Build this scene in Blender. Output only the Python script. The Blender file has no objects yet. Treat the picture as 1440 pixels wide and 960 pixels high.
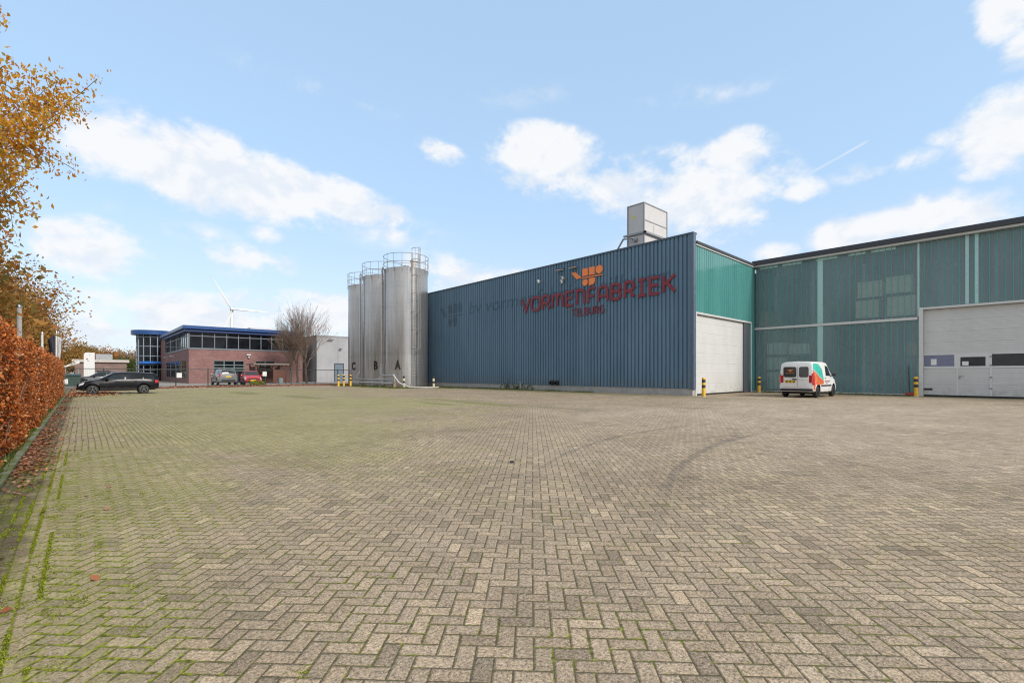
import bpy, bmesh, math, random
import numpy as np
from mathutils import Vector, Matrix
random.seed(7); RNG = np.random.default_rng(11)
R = math.radians
SC = bpy.context.scene
COL = SC.collection

# ------------------------------------------------------------------ camera
# world X runs away from the blue wall's face (into the hall), world Y runs along it, away from the camera
CH = 1.30; F = 660.0; HZ = 525.0
AZ = math.atan2(605.0, 660.0)
FX, FY = math.sin(AZ), math.cos(AZ)          # camera forward
RX, RY = FY, -FX                             # camera right
cam = bpy.data.cameras.new('camera'); camo = bpy.data.objects.new('camera', cam); COL.objects.link(camo)
cam.sensor_width = 36; cam.lens = F / 1440 * 36; cam.shift_y = (HZ - 480) / 1440
cam.clip_start = 0.05; cam.clip_end = 5000
camo.location = (0, 0, CH); camo.rotation_euler = (R(90), 0, -AZ)
SC.camera = camo
SC.render.resolution_x = 1024; SC.render.resolution_y = 682

# ------------------------------------------------------------------ light
SUN_AZ = (0.10, -1.0); SUN_EL = 34.0
world = bpy.data.worlds.new('World'); SC.world = world; world.use_nodes = True
sun = bpy.data.lights.new('sun', 'SUN'); suno = bpy.data.objects.new('sun', sun); COL.objects.link(suno)
sun.energy = 2.5; sun.angle = R(14); sun.color = (1.0, 0.94, 0.86)
_h = math.cos(R(SUN_EL)) / math.hypot(*SUN_AZ)
SV = Vector((SUN_AZ[0] * _h, SUN_AZ[1] * _h, math.sin(R(SUN_EL))))
suno.rotation_euler = SV.to_track_quat('Z', 'Y').to_euler(); suno.location = (0, 0, 60)
SC.view_settings.view_transform = 'Standard'; SC.view_settings.look = 'None'
SC.view_settings.exposure = 0.62; SC.view_settings.gamma = 1.0
SC.cycles.max_bounces = 8; SC.cycles.transparent_max_bounces = 12
SC.cycles.use_denoising = True
SC.cycles.pixel_filter_type = 'BLACKMAN_HARRIS'; SC.cycles.filter_width = 1.15

# ------------------------------------------------------------------ node helper
class NT:
    def __init__(s, tree): s.t = tree; s.n = tree.nodes; s.l = tree.links
    def put(s, sock, v):
        if isinstance(v, bpy.types.NodeSocket): s.l.new(v, sock)
        elif v is not None:
            if hasattr(sock.default_value, '__len__'):
                if not hasattr(v, '__len__'): v = (v,) * 3
                if len(sock.default_value) == 4 and len(v) == 3: v = (*v, 1)
            sock.default_value = v
    def m(s, op, a, b=None, c=None, clamp=False):
        n = s.n.new('ShaderNodeMath'); n.operation = op; n.use_clamp = clamp
        for i, v in enumerate((a, b, c)):
            if v is not None: s.put(n.inputs[i], v)
        return n.outputs[0]
    def vm(s, op, a, b=None):
        n = s.n.new('ShaderNodeVectorMath'); n.operation = op
        s.put(n.inputs[0], a)
        if b is not None: s.put(n.inputs[1], b)
        return n.outputs['Value'] if op in ('LENGTH', 'DOT_PRODUCT', 'DISTANCE') else n.outputs[0]
    def mix(s, f, a, b, mode='MIX'):
        n = s.n.new('ShaderNodeMix'); n.data_type = 'RGBA'; n.blend_type = mode
        s.put(n.inputs[0], f); s.put(n.inputs[6], a); s.put(n.inputs[7], b)
        return n.outputs[2]
    def noise(s, vec, scale, detail=4, rough=.55, dist=0, color=False):
        n = s.n.new('ShaderNodeTexNoise'); s.put(n.inputs['Vector'], vec)
        n.inputs['Scale'].default_value = scale; n.inputs['Detail'].default_value = detail
        n.inputs['Roughness'].default_value = rough; n.inputs['Distortion'].default_value = dist
        return n.outputs['Color' if color else 'Fac']
    def ss(s, v, lo, hi, a=0.0, b=1.0):
        n = s.n.new('ShaderNodeMapRange'); n.interpolation_type = 'SMOOTHSTEP'
        for i, q in enumerate((v, lo, hi, a, b)): s.put(n.inputs[i], q)
        return n.outputs[0]
    def lin(s, v, lo, hi, a=0.0, b=1.0):
        n = s.n.new('ShaderNodeMapRange')
        for i, q in enumerate((v, lo, hi, a, b)): s.put(n.inputs[i], q)
        return n.outputs[0]
    def xyz(s, x=0, y=0, z=0):
        n = s.n.new('ShaderNodeCombineXYZ'); s.put(n.inputs[0], x); s.put(n.inputs[1], y); s.put(n.inputs[2], z); return n.outputs[0]
    def sep(s, v):
        n = s.n.new('ShaderNodeSeparateXYZ'); s.put(n.inputs[0], v); return n.outputs
    def ramp(s, f, stops):
        n = s.n.new('ShaderNodeValToRGB'); s.put(n.inputs[0], f); e = n.color_ramp.elements
        while len(e) < len(stops): e.new(.5)
        for q, (p, c) in zip(e, stops): q.position = p; q.color = (*c, 1)
        return n.outputs[0]
    def mapping(s, v, loc=(0, 0, 0), rot=(0, 0, 0), scale=(1, 1, 1), typ='POINT'):
        n = s.n.new('ShaderNodeMapping'); n.vector_type = typ; s.put(n.inputs[0], v)
        n.inputs[1].default_value = loc; n.inputs[2].default_value = rot; n.inputs[3].default_value = scale
        return n.outputs[0]

# ------------------------------------------------------------------ sky and clouds
def build_sky():
    t = NT(world.node_tree)
    for n in list(t.n): t.n.remove(n)
    out = t.n.new('ShaderNodeOutputWorld'); bg = t.n.new('ShaderNodeBackground'); t.l.new(bg.outputs[0], out.inputs[0])
    sky = t.n.new('ShaderNodeTexSky'); sky.sky_type = 'NISHITA'; sky.sun_disc = False
    sky.sun_elevation = R(SUN_EL); sky.sun_rotation = math.atan2(SUN_AZ[0], SUN_AZ[1]) % (2 * math.pi)
    sky.air_density = 1.0; sky.dust_density = 1.2; sky.ozone_density = 1.6
    tc = t.n.new('ShaderNodeTexCoord'); d = t.vm('NORMALIZE', tc.outputs['Generated'])
    x, y, z = t.sep(d)
    az = t.m('ARCTAN2', x, y); el = t.m('ARCSINE', z)
    ae = t.xyz(az, el, 0)
    def aa(px, py):
        tt = (px - 720) / F; v = (HZ - py) / F
        return AZ + math.atan(tt), math.atan(v / math.hypot(1, tt))
    clouds = [  # px, py, rx, ry, tilt, weight
        (235, 235, 150, 48, 10, 1.1), (330, 248, 170, 48, 12, 1.2), (450, 272, 125, 30, 10, 1.05), (150, 205, 70, 45, 0, .95),
        (140, 352, 90, 42, 8, .75), (335, 366, 60, 26, 0, .5), (395, 366, 40, 22, 0, .5), (375, 330, 30, 16, 0, .42),
        (250, 440, 190, 32, 0, .72), (430, 440, 140, 30, 0, .75), (120, 460, 120, 36, 0, .75), (640, 388, 75, 30, 10, .75), (720, 395, 60, 18, 0, .5),
        (770, 228, 92, 48, 8, 1.05), (880, 262, 85, 42, 8, .85), (1000, 275, 120, 60, 0, 1), (1035, 225, 60, 40, 0, .95), (940, 300, 70, 35, 0, .75), (1120, 272, 45, 22, 0, .6), (930, 215, 40, 16, 0, .45),
        (618, 214, 46, 18, 12, .5), (1270, 315, 140, 34, -3, 1), (1330, 300, 75, 28, 0, .8), (1190, 325, 60, 20, 0, .7), (1085, 356, 40, 16, 0, .6),
        (1405, 190, 75, 60, 15, 1.05), (1440, 160, 50, 45, 0, .9), (1350, 190, 55, 16, 8, .45), (1415, 25, 65, 38, 25, 1), (1450, 60, 60, 35, 0, .9),
        (700, 140, 280, 30, -3, .14), (450, 130, 200, 26, 8, .16), (1250, 235, 120, 20, 0, .3), (950, 350, 120, 30, 0, .4), (250, 320, 150, 26, 8, .22), (560, 330, 150, 30, 0, .2), (1000, 130, 200, 30, 4, .16), (1380, 300, 60, 26, 0, .7)]
    best = None
    for (px, py, rx, ry, tl, w) in clouds:
        a0, e0 = aa(px, py); ca = math.cos(a0 - AZ)
        sa = rx * 1.25 / F * ca * ca; se = ry * 1.35 / F * ca * math.cos(e0) ** 2
        v = t.mapping(ae, loc=(a0, e0, 0), rot=(0, 0, -R(tl)), scale=(sa, se, 1), typ='TEXTURE')
        q = t.m('MULTIPLY', t.m('SUBTRACT', 1.0, t.vm('LENGTH', v), clamp=True), w)
        best = q if best is None else t.m('MAXIMUM', best, q)
    # the rest of the sky, outside the photograph, carries broken cloud, made fuller to whiten the ambient light
    away = t.ss(t.m('ABSOLUTE', t.m('SUBTRACT', az, AZ)), .92, 1.2)
    away = t.m('MAXIMUM', away, t.ss(el, .72, .95))
    broad = t.m('MULTIPLY', t.ss(t.noise(t.vm('MULTIPLY', d, (1, 1, 1.8)), 2.2, 5), .40, .56, 0, .9), away)
    best = t.m('MAXIMUM', best, broad)
    dv = t.vm('MULTIPLY', d, (1, 1, 1.5))
    n1 = t.noise(dv, 7.5, 9, .58, .25)
    n2 = t.noise(t.vm('ADD', dv, (0.012, 0.016, -0.03)), 7.5, 6, .55, .25)
    n3 = t.noise(dv, 26, 6, .6)
    nn = t.m('ADD', t.m('MULTIPLY', t.m('SUBTRACT', n1, .5), 1.75), t.m('MULTIPLY', t.m('SUBTRACT', n3, .5), .75))
    dens = t.m('ADD', best, t.m('MULTIPLY', nn, t.ss(best, 0.0, .25)))
    cov = t.ss(dens, .06, .56)
    # contrail: a thin straight streak
    (ax, ay), (bx, by) = aa(1120, 254), aa(1226, 195)
    ang = math.atan2(by - ay, bx - ax); ln = math.hypot(bx - ax, by - ay)
    cv = t.mapping(ae, loc=((ax + bx) / 2, (ay + by) / 2, 0), rot=(0, 0, ang), scale=(ln / 2, .0034, 1), typ='TEXTURE')
    cx, cy, _ = t.sep(cv)
    trail = t.m('MULTIPLY', t.ss(t.m('ABSOLUTE', cx), .8, 1.0, 1, 0), t.ss(t.m('ABSOLUTE', cy), .0, 1.0, .42, 0))
    cov = t.m('MAXIMUM', cov, trail)
    shade = t.ss(t.m('SUBTRACT', n2, n1), -.06, .09, 0, 1)
    ccol = t.mix(shade, (5.65, 5.72, 5.85), (4.8, 5.15, 5.65))
    base = t.mix(1.0, sky.outputs[0], (SKY_G[0], SKY_G[1], SKY_G[2]), 'MULTIPLY')
    veil = t.ss(el, 0.0, .75, .72, .62)
    base = t.mix(veil, base, t.mix(t.ss(el, .0, .38), (4.75, 5.3, 5.85), SKY_V))
    skyc = t.mix(t.m('MULTIPLY', cov, .96), base, ccol)
    t.l.new(skyc, bg.inputs[0]); bg.inputs[1].default_value = 0.11
SKY_G = (1.0, 1.08, 1.2); SKY_V = (3.5, 4.95, 6.5)
build_sky()

# ------------------------------------------------------------------ placing
def at(px, D): l = (px - 720) / F * D; return (D * FX + l * RX, D * FY + l * RY)
def gp(px, py): return at(px, CH * F / (py - HZ))
def onX(px, X): t = (px - 720) / F; D = X / (FX + RX * t); return D * (FY + RY * t)
def onY(px, Y): t = (px - 720) / F; D = Y / (FY + RY * t); return D * (FX + RX * t)
def dep(x, y): return x * FX + y * FY
def zz(py, x, y): return CH + (HZ - py) / F * dep(x, y)

# ------------------------------------------------------------------ materials
MATS = {}
def new_mat(name):
    m = bpy.data.materials.new(name); m.use_nodes = True; t = NT(m.node_tree)
    p = t.n['Principled BSDF']; return m, t, p
def bump(t, p, h, strength=.3, dist=.01):
    b = t.n.new('ShaderNodeBump'); b.inputs['Strength'].default_value = strength; b.inputs['Distance'].default_value = dist
    t.put(b.inputs['Height'], h); t.l.new(b.outputs[0], p.inputs['Normal'])
def pos(t): return t.n.new('ShaderNodeNewGeometry').outputs['Position']
def ocoord(t): return t.n.new('ShaderNodeTexCoord').outputs['Object']
def mat(name, col, rough=.6, metal=0.0, var=.12, scale=6, bmp=0.0, spec=.5, coat=0.0, streak=False):
    if name in MATS: return MATS[name]
    m, t, p = new_mat(name)
    co = ocoord(t)
    if streak: co = t.vm('MULTIPLY', co, (1, 1, .12))
    n = t.noise(co, scale, 6, .6)
    f = t.lin(n, .25, .75, 1 - var, 1 + var)
    t.put(p.inputs['Base Color'], t.mix(1.0, col, t.xyz(f, f, f), 'MULTIPLY'))
    t.put(p.inputs['Roughness'], t.lin(n, .3, .7, max(.02, rough - .06), min(1, rough + .08)))
    p.inputs['Metallic'].default_value = metal
    p.inputs['Specular IOR Level'].default_value = spec
    p.inputs['Coat Weight'].default_value = coat
    if bmp: bump(t, p, t.noise(co, scale * 8, 4), bmp, .01)
    MATS[name] = m; return m
def leaf_mat(name, stops, rough=.6, trans=.25):
    if name in MATS: return MATS[name]
    m, t, p = new_mat(name)
    g = t.n.new('ShaderNodeNewGeometry')
    c = t.ramp(g.outputs['Random Per Island'], stops)
    t.put(p.inputs['Base Color'], c); p.inputs['Roughness'].default_value = rough
    p.inputs['Specular IOR Level'].default_value = .3
    tr = t.n.new('ShaderNodeBsdfTranslucent'); t.put(tr.inputs[0], c)
    mx = t.n.new('ShaderNodeMixShader'); mx.inputs[0].default_value = trans
    t.l.new(p.outputs[0], mx.inputs[1]); t.l.new(tr.outputs[0], mx.inputs[2])
    t.l.new(mx.outputs[0], t.n['Material Output'].inputs[0])
    MATS[name] = m; return m
def glass_dark(name='dark window glass', col=(.012, .015, .018), rough=.04):
    if name in MATS: return MATS[name]
    m, t, p = new_mat(name)
    n = t.noise(ocoord(t), .7, 3)
    t.put(p.inputs['Base Color'], t.mix(t.ss(n, .35, .65), col, tuple(c * 2.4 for c in col)))
    p.inputs['Roughness'].default_value = rough; p.inputs['Specular IOR Level'].default_value = .22
    bump(t, p, t.noise(ocoord(t), 1.2, 2), .04, .05)
    MATS[name] = m; return m

# ------------------------------------------------------------------ mesh builder
class MB:
    def __init__(s): s.v = []; s.f = []; s.mi = []; s.sm = []
    def add(s, vs, fs, mi=0, smooth=False):
        o = len(s.v); s.v += [tuple(q) for q in vs]
        for f in fs: s.f.append([o + i for i in f]); s.mi.append(mi); s.sm.append(smooth)
    def box(s, x0, x1, y0, y1, z0, z1, mi=0):
        x0, x1 = min(x0, x1), max(x0, x1); y0, y1 = min(y0, y1), max(y0, y1); z0, z1 = min(z0, z1), max(z0, z1)
        s.add([(x0, y0, z0), (x1, y0, z0), (x1, y1, z0), (x0, y1, z0), (x0, y0, z1), (x1, y0, z1), (x1, y1, z1), (x0, y1, z1)],
              [(0, 3, 2, 1), (4, 5, 6, 7), (0, 1, 5, 4), (1, 2, 6, 5), (2, 3, 7, 6), (3, 0, 4, 7)], mi); return s
    def tube(s, pts, rad, n=8, mi=0, cap=True, closed=False):
        pts = [Vector(p) for p in pts]; N = len(pts)
        rr = rad if hasattr(rad, '__len__') else [rad] * N
        vs = []; ref = None
        for i, p in enumerate(pts):
            if closed: d = pts[(i + 1) % N] - pts[i - 1]
            else: d = pts[min(i + 1, N - 1)] - pts[max(i - 1, 0)]
            d.normalize()
            if ref is None: ref = Vector((0, 0, 1)) if abs(d.z) < .9 else Vector((1, 0, 0))
            a = ref - d * ref.dot(d)
            if a.length < 1e-4: a = d.orthogonal()
            a.normalize(); b = d.cross(a); ref = a
            for k in range(n):
                q = 2 * math.pi * k / n; vs.append(p + (a * math.cos(q) + b * math.sin(q)) * rr[i])
        fs = []
        for i in range(N if closed else N - 1):
            j = (i + 1) % N
            for k in range(n): fs.append((i * n + k, i * n + (k + 1) % n, j * n + (k + 1) % n, j * n + k))
        if cap and not closed: fs += [tuple(range(n))[::-1], tuple(range((N - 1) * n, N * n))]
        s.add(vs, fs, mi, True); return s
    def lathe(s, prof, c=(0, 0, 0), n=48, mi=0, axis='z'):
        vs = []; fs = []; N = len(prof)
        for k in range(n):
            q = 2 * math.pi * k / n
            for (r, h) in prof:
                a, b = r * math.cos(q), r * math.sin(q)
                v = (a, b, h) if axis == 'z' else ((a, h, b) if axis == 'y' else (h, a, b))
                vs.append((v[0] + c[0], v[1] + c[1], v[2] + c[2]))
        for k in range(n):
            j = (k + 1) % n
            for i in range(N - 1): fs.append((k * N + i, j * N + i, j * N + i + 1, k * N + i + 1))
        s.add(vs, fs, mi, True); return s
    def prism(s, poly, fn, d0, d1, mi=0):       # poly: 2-D outline; fn(a, b, d) -> 3-D
        n = len(poly)
        vs = [fn(a, b, d0) for a, b in poly] + [fn(a, b, d1) for a, b in poly]
        fs = [tuple(range(n)), tuple(range(n, 2 * n))[::-1]] + [(i, n + i, n + (i + 1) % n, (i + 1) % n) for i in range(n)]
        s.add(vs, fs, mi); return s
    def build(s, name, m, parent=None, auto=True):
        me = bpy.data.meshes.new(name)
        me.from_pydata(s.v, [], s.f)
        for q in (m if isinstance(m, (list, tuple)) else [m]): me.materials.append(q)
        me.polygons.foreach_set('material_index', s.mi)
        me.polygons.foreach_set('use_smooth', s.sm)
        bm = bmesh.new(); bm.from_mesh(me); bmesh.ops.recalc_face_normals(bm, faces=bm.faces)
        for e in bm.edges:
            if len(e.link_faces) == 2 and e.calc_face_angle(0) > R(38): e.smooth = False
        bm.to_mesh(me); bm.free()
        return link(name, me, parent)
def link(name, me, parent=None):
    o = bpy.data.objects.new(name, me); COL.objects.link(o)
    if parent: o.parent = parent
    return o
def thing(name, label, cat, loc=(0, 0, 0), rz=0, group=None):
    o = bpy.data.objects.new(name, None); COL.objects.link(o); o.empty_display_size = .2
    o.location = loc; o.rotation_euler = (0, 0, rz)
    return tag(o, label, cat, group)
def tag(o, label=None, cat=None, group=None, kind=None):
    if label: o['label'] = label
    if cat: o['category'] = cat
    if group: o['group'] = group
    if kind: o['kind'] = kind
    return o
def copy_tree(o, parent=None):
    c = o.copy(); COL.objects.link(c)
    if parent: c.parent = parent
    for ch in list(o.children): copy_tree(ch, c)
    return c
def bevel(o, w=.02, seg=2):
    b = o.modifiers.new('bevel', 'BEVEL'); b.width = w; b.segments = seg; b.limit_method = 'ANGLE'; b.angle_limit = R(40); return o
def text_verts(body, size, extrude=0.0, shear=0.0, off=0.0, spacing=1.0):
    c = bpy.data.curves.new('t', 'FONT'); c.body = body; c.size = size; c.extrude = extrude; c.shear = shear; c.offset = off
    c.space_character = spacing; c.resolution_u = 4
    o = bpy.data.objects.new('t', c); COL.objects.link(o)
    dg = bpy.context.evaluated_depsgraph_get(); me = bpy.data.meshes.new_from_object(o.evaluated_get(dg))
    vs = [tuple(v.co) for v in me.vertices]; fs = [tuple(p.vertices) for p in me.polygons]
    bpy.data.objects.remove(o); bpy.data.curves.remove(c); bpy.data.meshes.remove(me)
    return vs, fs

# common materials
M_conc = mat('concrete', (.36, .35, .33), .85, var=.2, scale=3, bmp=.3)
M_white = mat('white paint', (.62, .62, .61), .45, var=.05)
M_black = mat('black rubber', (.02, .02, .02), .7)
M_galv = mat('galvanised steel', (.46, .46, .46), .38, .85, var=.15, scale=9)
M_grey = mat('grey metal', (.28, .29, .30), .45, .3)
M_dark = mat('dark frame metal', (.05, .055, .06), .45, .3)
M_glass = glass_dark()
M_alu = mat('white trim', (.58, .58, .56), .4, .1, var=.08)

# ------------------------------------------------------------------ ground
PW = 0.0895
def circle3(a, b, c):
    ax, ay = a; bx, by = b; cx, cy = c
    d = 2 * (ax * (by - cy) + bx * (cy - ay) + cx * (ay - by))
    ux = ((ax**2 + ay**2) * (by - cy) + (bx**2 + by**2) * (cy - ay) + (cx**2 + cy**2) * (ay - by)) / d
    uy = ((ax**2 + ay**2) * (cx - bx) + (bx**2 + by**2) * (ax - cx) + (cx**2 + cy**2) * (bx - ax)) / d
    return ux, uy, math.hypot(ax - ux, ay - uy)
def paving_mat():
    m, t, p = new_mat('concrete pavers')
    P = pos(t); X, Y, _ = t.sep(P)
    wob = t.noise(P, .35, 2, color=True)
    Pw = t.vm('ADD', P, t.vm('MULTIPLY', t.vm('SUBTRACT', wob, (.5, .5, .5)), (.045, .045, 0)))
    Xw, Yw, _ = t.sep(Pw)
    fine = t.noise(P, 60, 3)
    def herring(u, v):
        u = t.m('DIVIDE', u, PW); v = t.m('DIVIDE', v, PW)
        i = t.m('FLOOR', u); j = t.m('FLOOR', v); fx = t.m('FRACT', u); fy = t.m('FRACT', v)
        k = t.m('FLOORED_MODULO', t.m('SUBTRACT', i, j), 4.0)
        isk = [t.m('COMPARE', k, float(q), .25) for q in range(4)]
        d = t.m('MINIMUM', t.m('MULTIPLY_ADD', isk[1], 9, fx), t.m('MULTIPLY_ADD', isk[0], 9, t.m('SUBTRACT', 1, fx)))
        d = t.m('MINIMUM', d, t.m('MULTIPLY_ADD', isk[2], 9, fy)); d = t.m('MINIMUM', d, t.m('MULTIPLY_ADD', isk[3], 9, t.m('SUBTRACT', 1, fy)))
        idv = t.xyz(t.m('SUBTRACT', i, isk[1]), t.m('SUBTRACT', j, isk[2]), t.m('ADD', isk[0], isk[1]))
        return d, idv
    def stretch(u, v):
        u = t.m('DIVIDE', u, PW); v = t.m('DIVIDE', v, PW * 2)
        i = t.m('FLOOR', u); v = t.m('ADD', v, t.m('MULTIPLY', t.m('FLOORED_MODULO', i, 2.0), .5))
        fx = t.m('FRACT', u); fy = t.m('MULTIPLY', t.m('FRACT', v), 2)
        d = t.m('MINIMUM', t.m('MINIMUM', fx, t.m('SUBTRACT', 1, fx)), t.m('MINIMUM', fy, t.m('SUBTRACT', 2, fy)))
        return d, t.xyz(i, t.m('FLOOR', v), 7.0)
    q = .7071068
    d1, id1 = herring(t.m('MULTIPLY', t.m('ADD', Xw, Yw), q), t.m('MULTIPLY', t.m('SUBTRACT', Yw, Xw), q))
    d2, id2 = stretch(Xw, Yw)
    d3, id3 = herring(Xw, Yw)
    step = lambda v, e: t.m('GREATER_THAN', v, e)
    gut = t.m('MAXIMUM', t.m('SUBTRACT', 1, step(X, -.22)),
              t.m('MULTIPLY', t.m('SUBTRACT', 1, step(X, 2.1)), t.m('MULTIPLY', step(Y, 10.6), t.m('SUBTRACT', 1, step(Y, 24.0)))))
    apr = t.m('MULTIPLY', step(X, 13.2), step(Y, 9.9))
    def mixf(f, a, b): return t.m('ADD', t.m('MULTIPLY', a, t.m('SUBTRACT', 1, f)), t.m('MULTIPLY', b, f))
    d = mixf(apr, mixf(gut, d1, d2), d3)
    idv = t.mix(apr, t.mix(gut, id1, id2), id3)
    wn = t.n.new('ShaderNodeTexWhiteNoise'); wn.noise_dimensions = '3D'; t.put(wn.inputs[0], idv)
    rnd = wn.outputs['Value']; rcol = wn.outputs['Color']
    r1, r2, r3 = t.sep(rcol)
    dd = t.m('ADD', d, t.m('MULTIPLY', t.m('SUBTRACT', fine, .5), .10))
    joint0 = t.ss(dd, .018, .060, 1, 0)
    # stones
    big = t.noise(P, .16, 4, .6)
    big2 = t.noise(t.vm('ADD', P, (31, 7, 0)), .55, 5, .6)
    tone = t.m('MULTIPLY', t.lin(rnd, 0, 1, .84, 1.12), t.lin(big2, .3, .7, .84, 1.12))
    odd = t.m('GREATER_THAN', r1, .965); odk = t.m('LESS_THAN', r1, .05)
    tone = t.m('MULTIPLY', tone, t.m('ADD', 1, t.m('SUBTRACT', t.m('MULTIPLY', odd, .13), t.m('MULTIPLY', odk, .16))))
    stone = t.mix(r2, (.395, .305, .205), (.345, .275, .192))
    stone = t.mix(t.m('MULTIPLY', r3, .22), stone, (.355, .262, .20))
    # grit in the surface
    g1 = t.noise(P, 150, 2, .7); g2 = t.noise(P, 62, 3, .65); g3 = t.noise(P, 24, 5, .7)
    spk = t.m('ADD', t.lin(g1, .30, .72, .66, 1.34), t.m('ADD', t.lin(g2, .32, .68, -.52, .40), t.lin(g3, .3, .7, -.26, .20)))
    tone = t.m('MULTIPLY', tone, spk)
    stone = t.mix(1.0, stone, t.xyz(tone, tone, tone), 'MULTIPLY')
    vor = t.n.new('ShaderNodeTexVoronoi'); t.put(vor.inputs['Vector'], P); vor.inputs['Scale'].default_value = 85
    chip = t.m('MULTIPLY', t.ss(vor.outputs['Distance'], .16, .34, 1, 0), t.m('GREATER_THAN', t.sep(vor.outputs['Color'])[0], .80))
    stone = t.mix(t.m('MULTIPLY', chip, .75), stone, (.52, .48, .41))
    pit = t.m('MULTIPLY', t.ss(vor.outputs['Distance'], .18, .36, 1, 0), t.m('LESS_THAN', t.sep(vor.outputs['Color'])[1], .26))
    stone = t.mix(t.m('MULTIPLY', pit, .6), stone, (.09, .078, .06))
    # algae: left half of the yard
    def blob(px, py, rx, ry, n=0.0):
        v = t.mapping(t.xyz(X, Y, 0), loc=(px, py, 0), scale=(rx, ry, 1), typ='TEXTURE'); return t.m('SUBTRACT', 1, t.vm('LENGTH', v))
    al = None
    for a in ((3.0, 13.0, 4.2, 8), (5.5, 21, 7.5, 12), (.2, 8.5, 1.9, 6), (9, 20, 6, 8), (6, 36, 12, 15), (-.5, 6, 1.1, 10)):
        b = blob(*a); al = b if al is None else t.m('MAXIMUM', al, b)
    an = t.noise(P, .45, 6, .65)
    alg = t.ss(t.m('ADD', al, t.m('MULTIPLY', t.m('SUBTRACT', an, .5), 1.5)), -.15, .75)
    alg2 = t.m('MULTIPLY', t.m('MULTIPLY', alg, t.lin(t.noise(P, 3.2, 6, .75), .34, .66, .15, 1.0)), t.lin(t.noise(P, 22, 4, .7), .35, .65, .4, 1.0))
    stone = t.mix(t.m('MULTIPLY', alg2, .62), stone, (.27, .285, .075))
    # paler, cleaner traffic zone to the right and before the hall
    clean = t.ss(t.m('ADD', blob(20, 4, 15, 9), t.m('MULTIPLY', t.m('SUBTRACT', big, .5), 1.2)), -.1, .7)
    stone = t.mix(t.m('MULTIPLY', clean, .55), stone, t.mix(1.0, (.52, .425, .325), t.xyz(tone, tone, tone), 'MULTIPLY'))
    # joints with moss
    mn = t.noise(P, 1.1, 5, .7); mn2 = t.noise(P, 14, 3)
    moss = t.ss(t.m('ADD', t.m('ADD', t.m('MULTIPLY', alg, .55), t.m('MULTIPLY', t.m('SUBTRACT', mn, .5), 1.3)), t.m('MULTIPLY', t.m('SUBTRACT', mn2, .5), .9)), -.12, .42)
    mj = t.m('MULTIPLY', moss, t.lin(t.noise(P, 19, 5, .75), .46, .70, 0, .26))
    joint = t.m('MAXIMUM', joint0, t.m('MULTIPLY', t.ss(t.m('SUBTRACT', dd, mj), .0, .05, 1, 0), t.m('SUBTRACT', 1, clean)))
    mossc = t.mix(t.ss(t.noise(P, 33, 4), .35, .65), (.085, .095, .012), (.29, .33, .02))
    jc = t.mix(t.m('MULTIPLY', moss, t.m('SUBTRACT', 1, t.m('MULTIPLY', clean, .6))), (.085, .072, .045), mossc)
    # moss spreading on the stones beside the gutter
    spread = t.m('MULTIPLY', t.ss(blob(-.2, 6.0, 1.2, 5.0), .0, .8), t.ss(t.noise(P, 13, 6, .75), .50, .60))
    col = t.mix(joint, stone, jc)
    col = t.mix(t.m('MULTIPLY', spread, .6), col, mossc)
    gl = None        # bright moss lines along the gutter
    for xx in (-PW * 4, -PW * 3, -PW * 2):
        b = t.m('ABSOLUTE', t.m('SUBTRACT', Xw, xx)); gl = b if gl is None else t.m('MINIMUM', gl, b)
    glm = t.m('MULTIPLY', t.ss(t.m('ADD', gl, t.m('MULTIPLY', t.m('SUBTRACT', t.noise(P, 26, 5, .7), .5), .05)), .002, .016, 1, 0), t.ss(t.noise(P, 1.6, 6, .75), .44, .56))
    col = t.mix(t.m('MULTIPLY', glm, .8), col, mossc)
    # soil washed against the kerb
    soil = t.m('MULTIPLY', t.ss(t.m('ADD', X, t.m('MULTIPLY', t.m('SUBTRACT', mn, .5), .35)), -.26, -.44), t.ss(t.noise(P, 3.5, 6, .75), .30, .50))
    col = t.mix(t.m('MULTIPLY', soil, .88), col, t.mix(t.ss(t.noise(P, 42, 5, .8), .38, .62), (.035, .026, .016), t.mix(t.ss(mn, .4, .6), (.13, .10, .055), (.13, .15, .03))))
    # moss cushions; drain seam: moss plus the painted shade of its dip
    st = None
    for a in ((8.0, 35.5, 1.0, 4.5), (9.0, 27, 1.0, 4.2), (11.3, 17.0, .55, 2.4), (12.6, 15.5, .5, 4)):
        b = blob(*a); st = b if st is None else t.m('MAXIMUM', st, b)
    stm = t.ss(t.m('ADD', st, t.m('MULTIPLY', t.m('SUBTRACT', t.noise(P, 1.5, 5, .7), .5), 1.1)), .15, .6)
    col = t.mix(t.m('MULTIPLY', stm, .55), col, (.12, .14, .03))
    seam = t.m('MULTIPLY', t.ss(t.m('ABSOLUTE', t.m('SUBTRACT', X, t.m('ADD', 13.2, t.m('MULTIPLY', t.m('SUBTRACT', an, .5), .5)))), .05, .35, 1, 0),
               t.m('MULTIPLY', t.ss(Y, 9.0, 10.5), t.ss(Y, 23, 20)))
    col = t.mix(t.m('MULTIPLY', seam, .45), col, (.11, .12, .05))
    wet = t.ss(t.m('ADD', blob(24.5, 24, 1.9, 22), t.m('MULTIPLY', t.m('SUBTRACT', an, .5), 1.2)), .05, .7)
    col = t.mix(t.m('MULTIPLY', wet, .5), col, (.12, .135, .045))
    wet2 = t.ss(t.m('ADD', blob(35.2, 5, 1.6, 12), t.m('MULTIPLY', t.m('SUBTRACT', an, .5), 1.2)), .05, .7)
    col = t.mix(t.m('MULTIPLY', wet2, .6), col, (.12, .125, .05))
    # oily stains
    oil = t.ss(t.noise(t.vm('ADD', P, (9, 3, 0)), .9, 5, .65), .58, .74)
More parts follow.
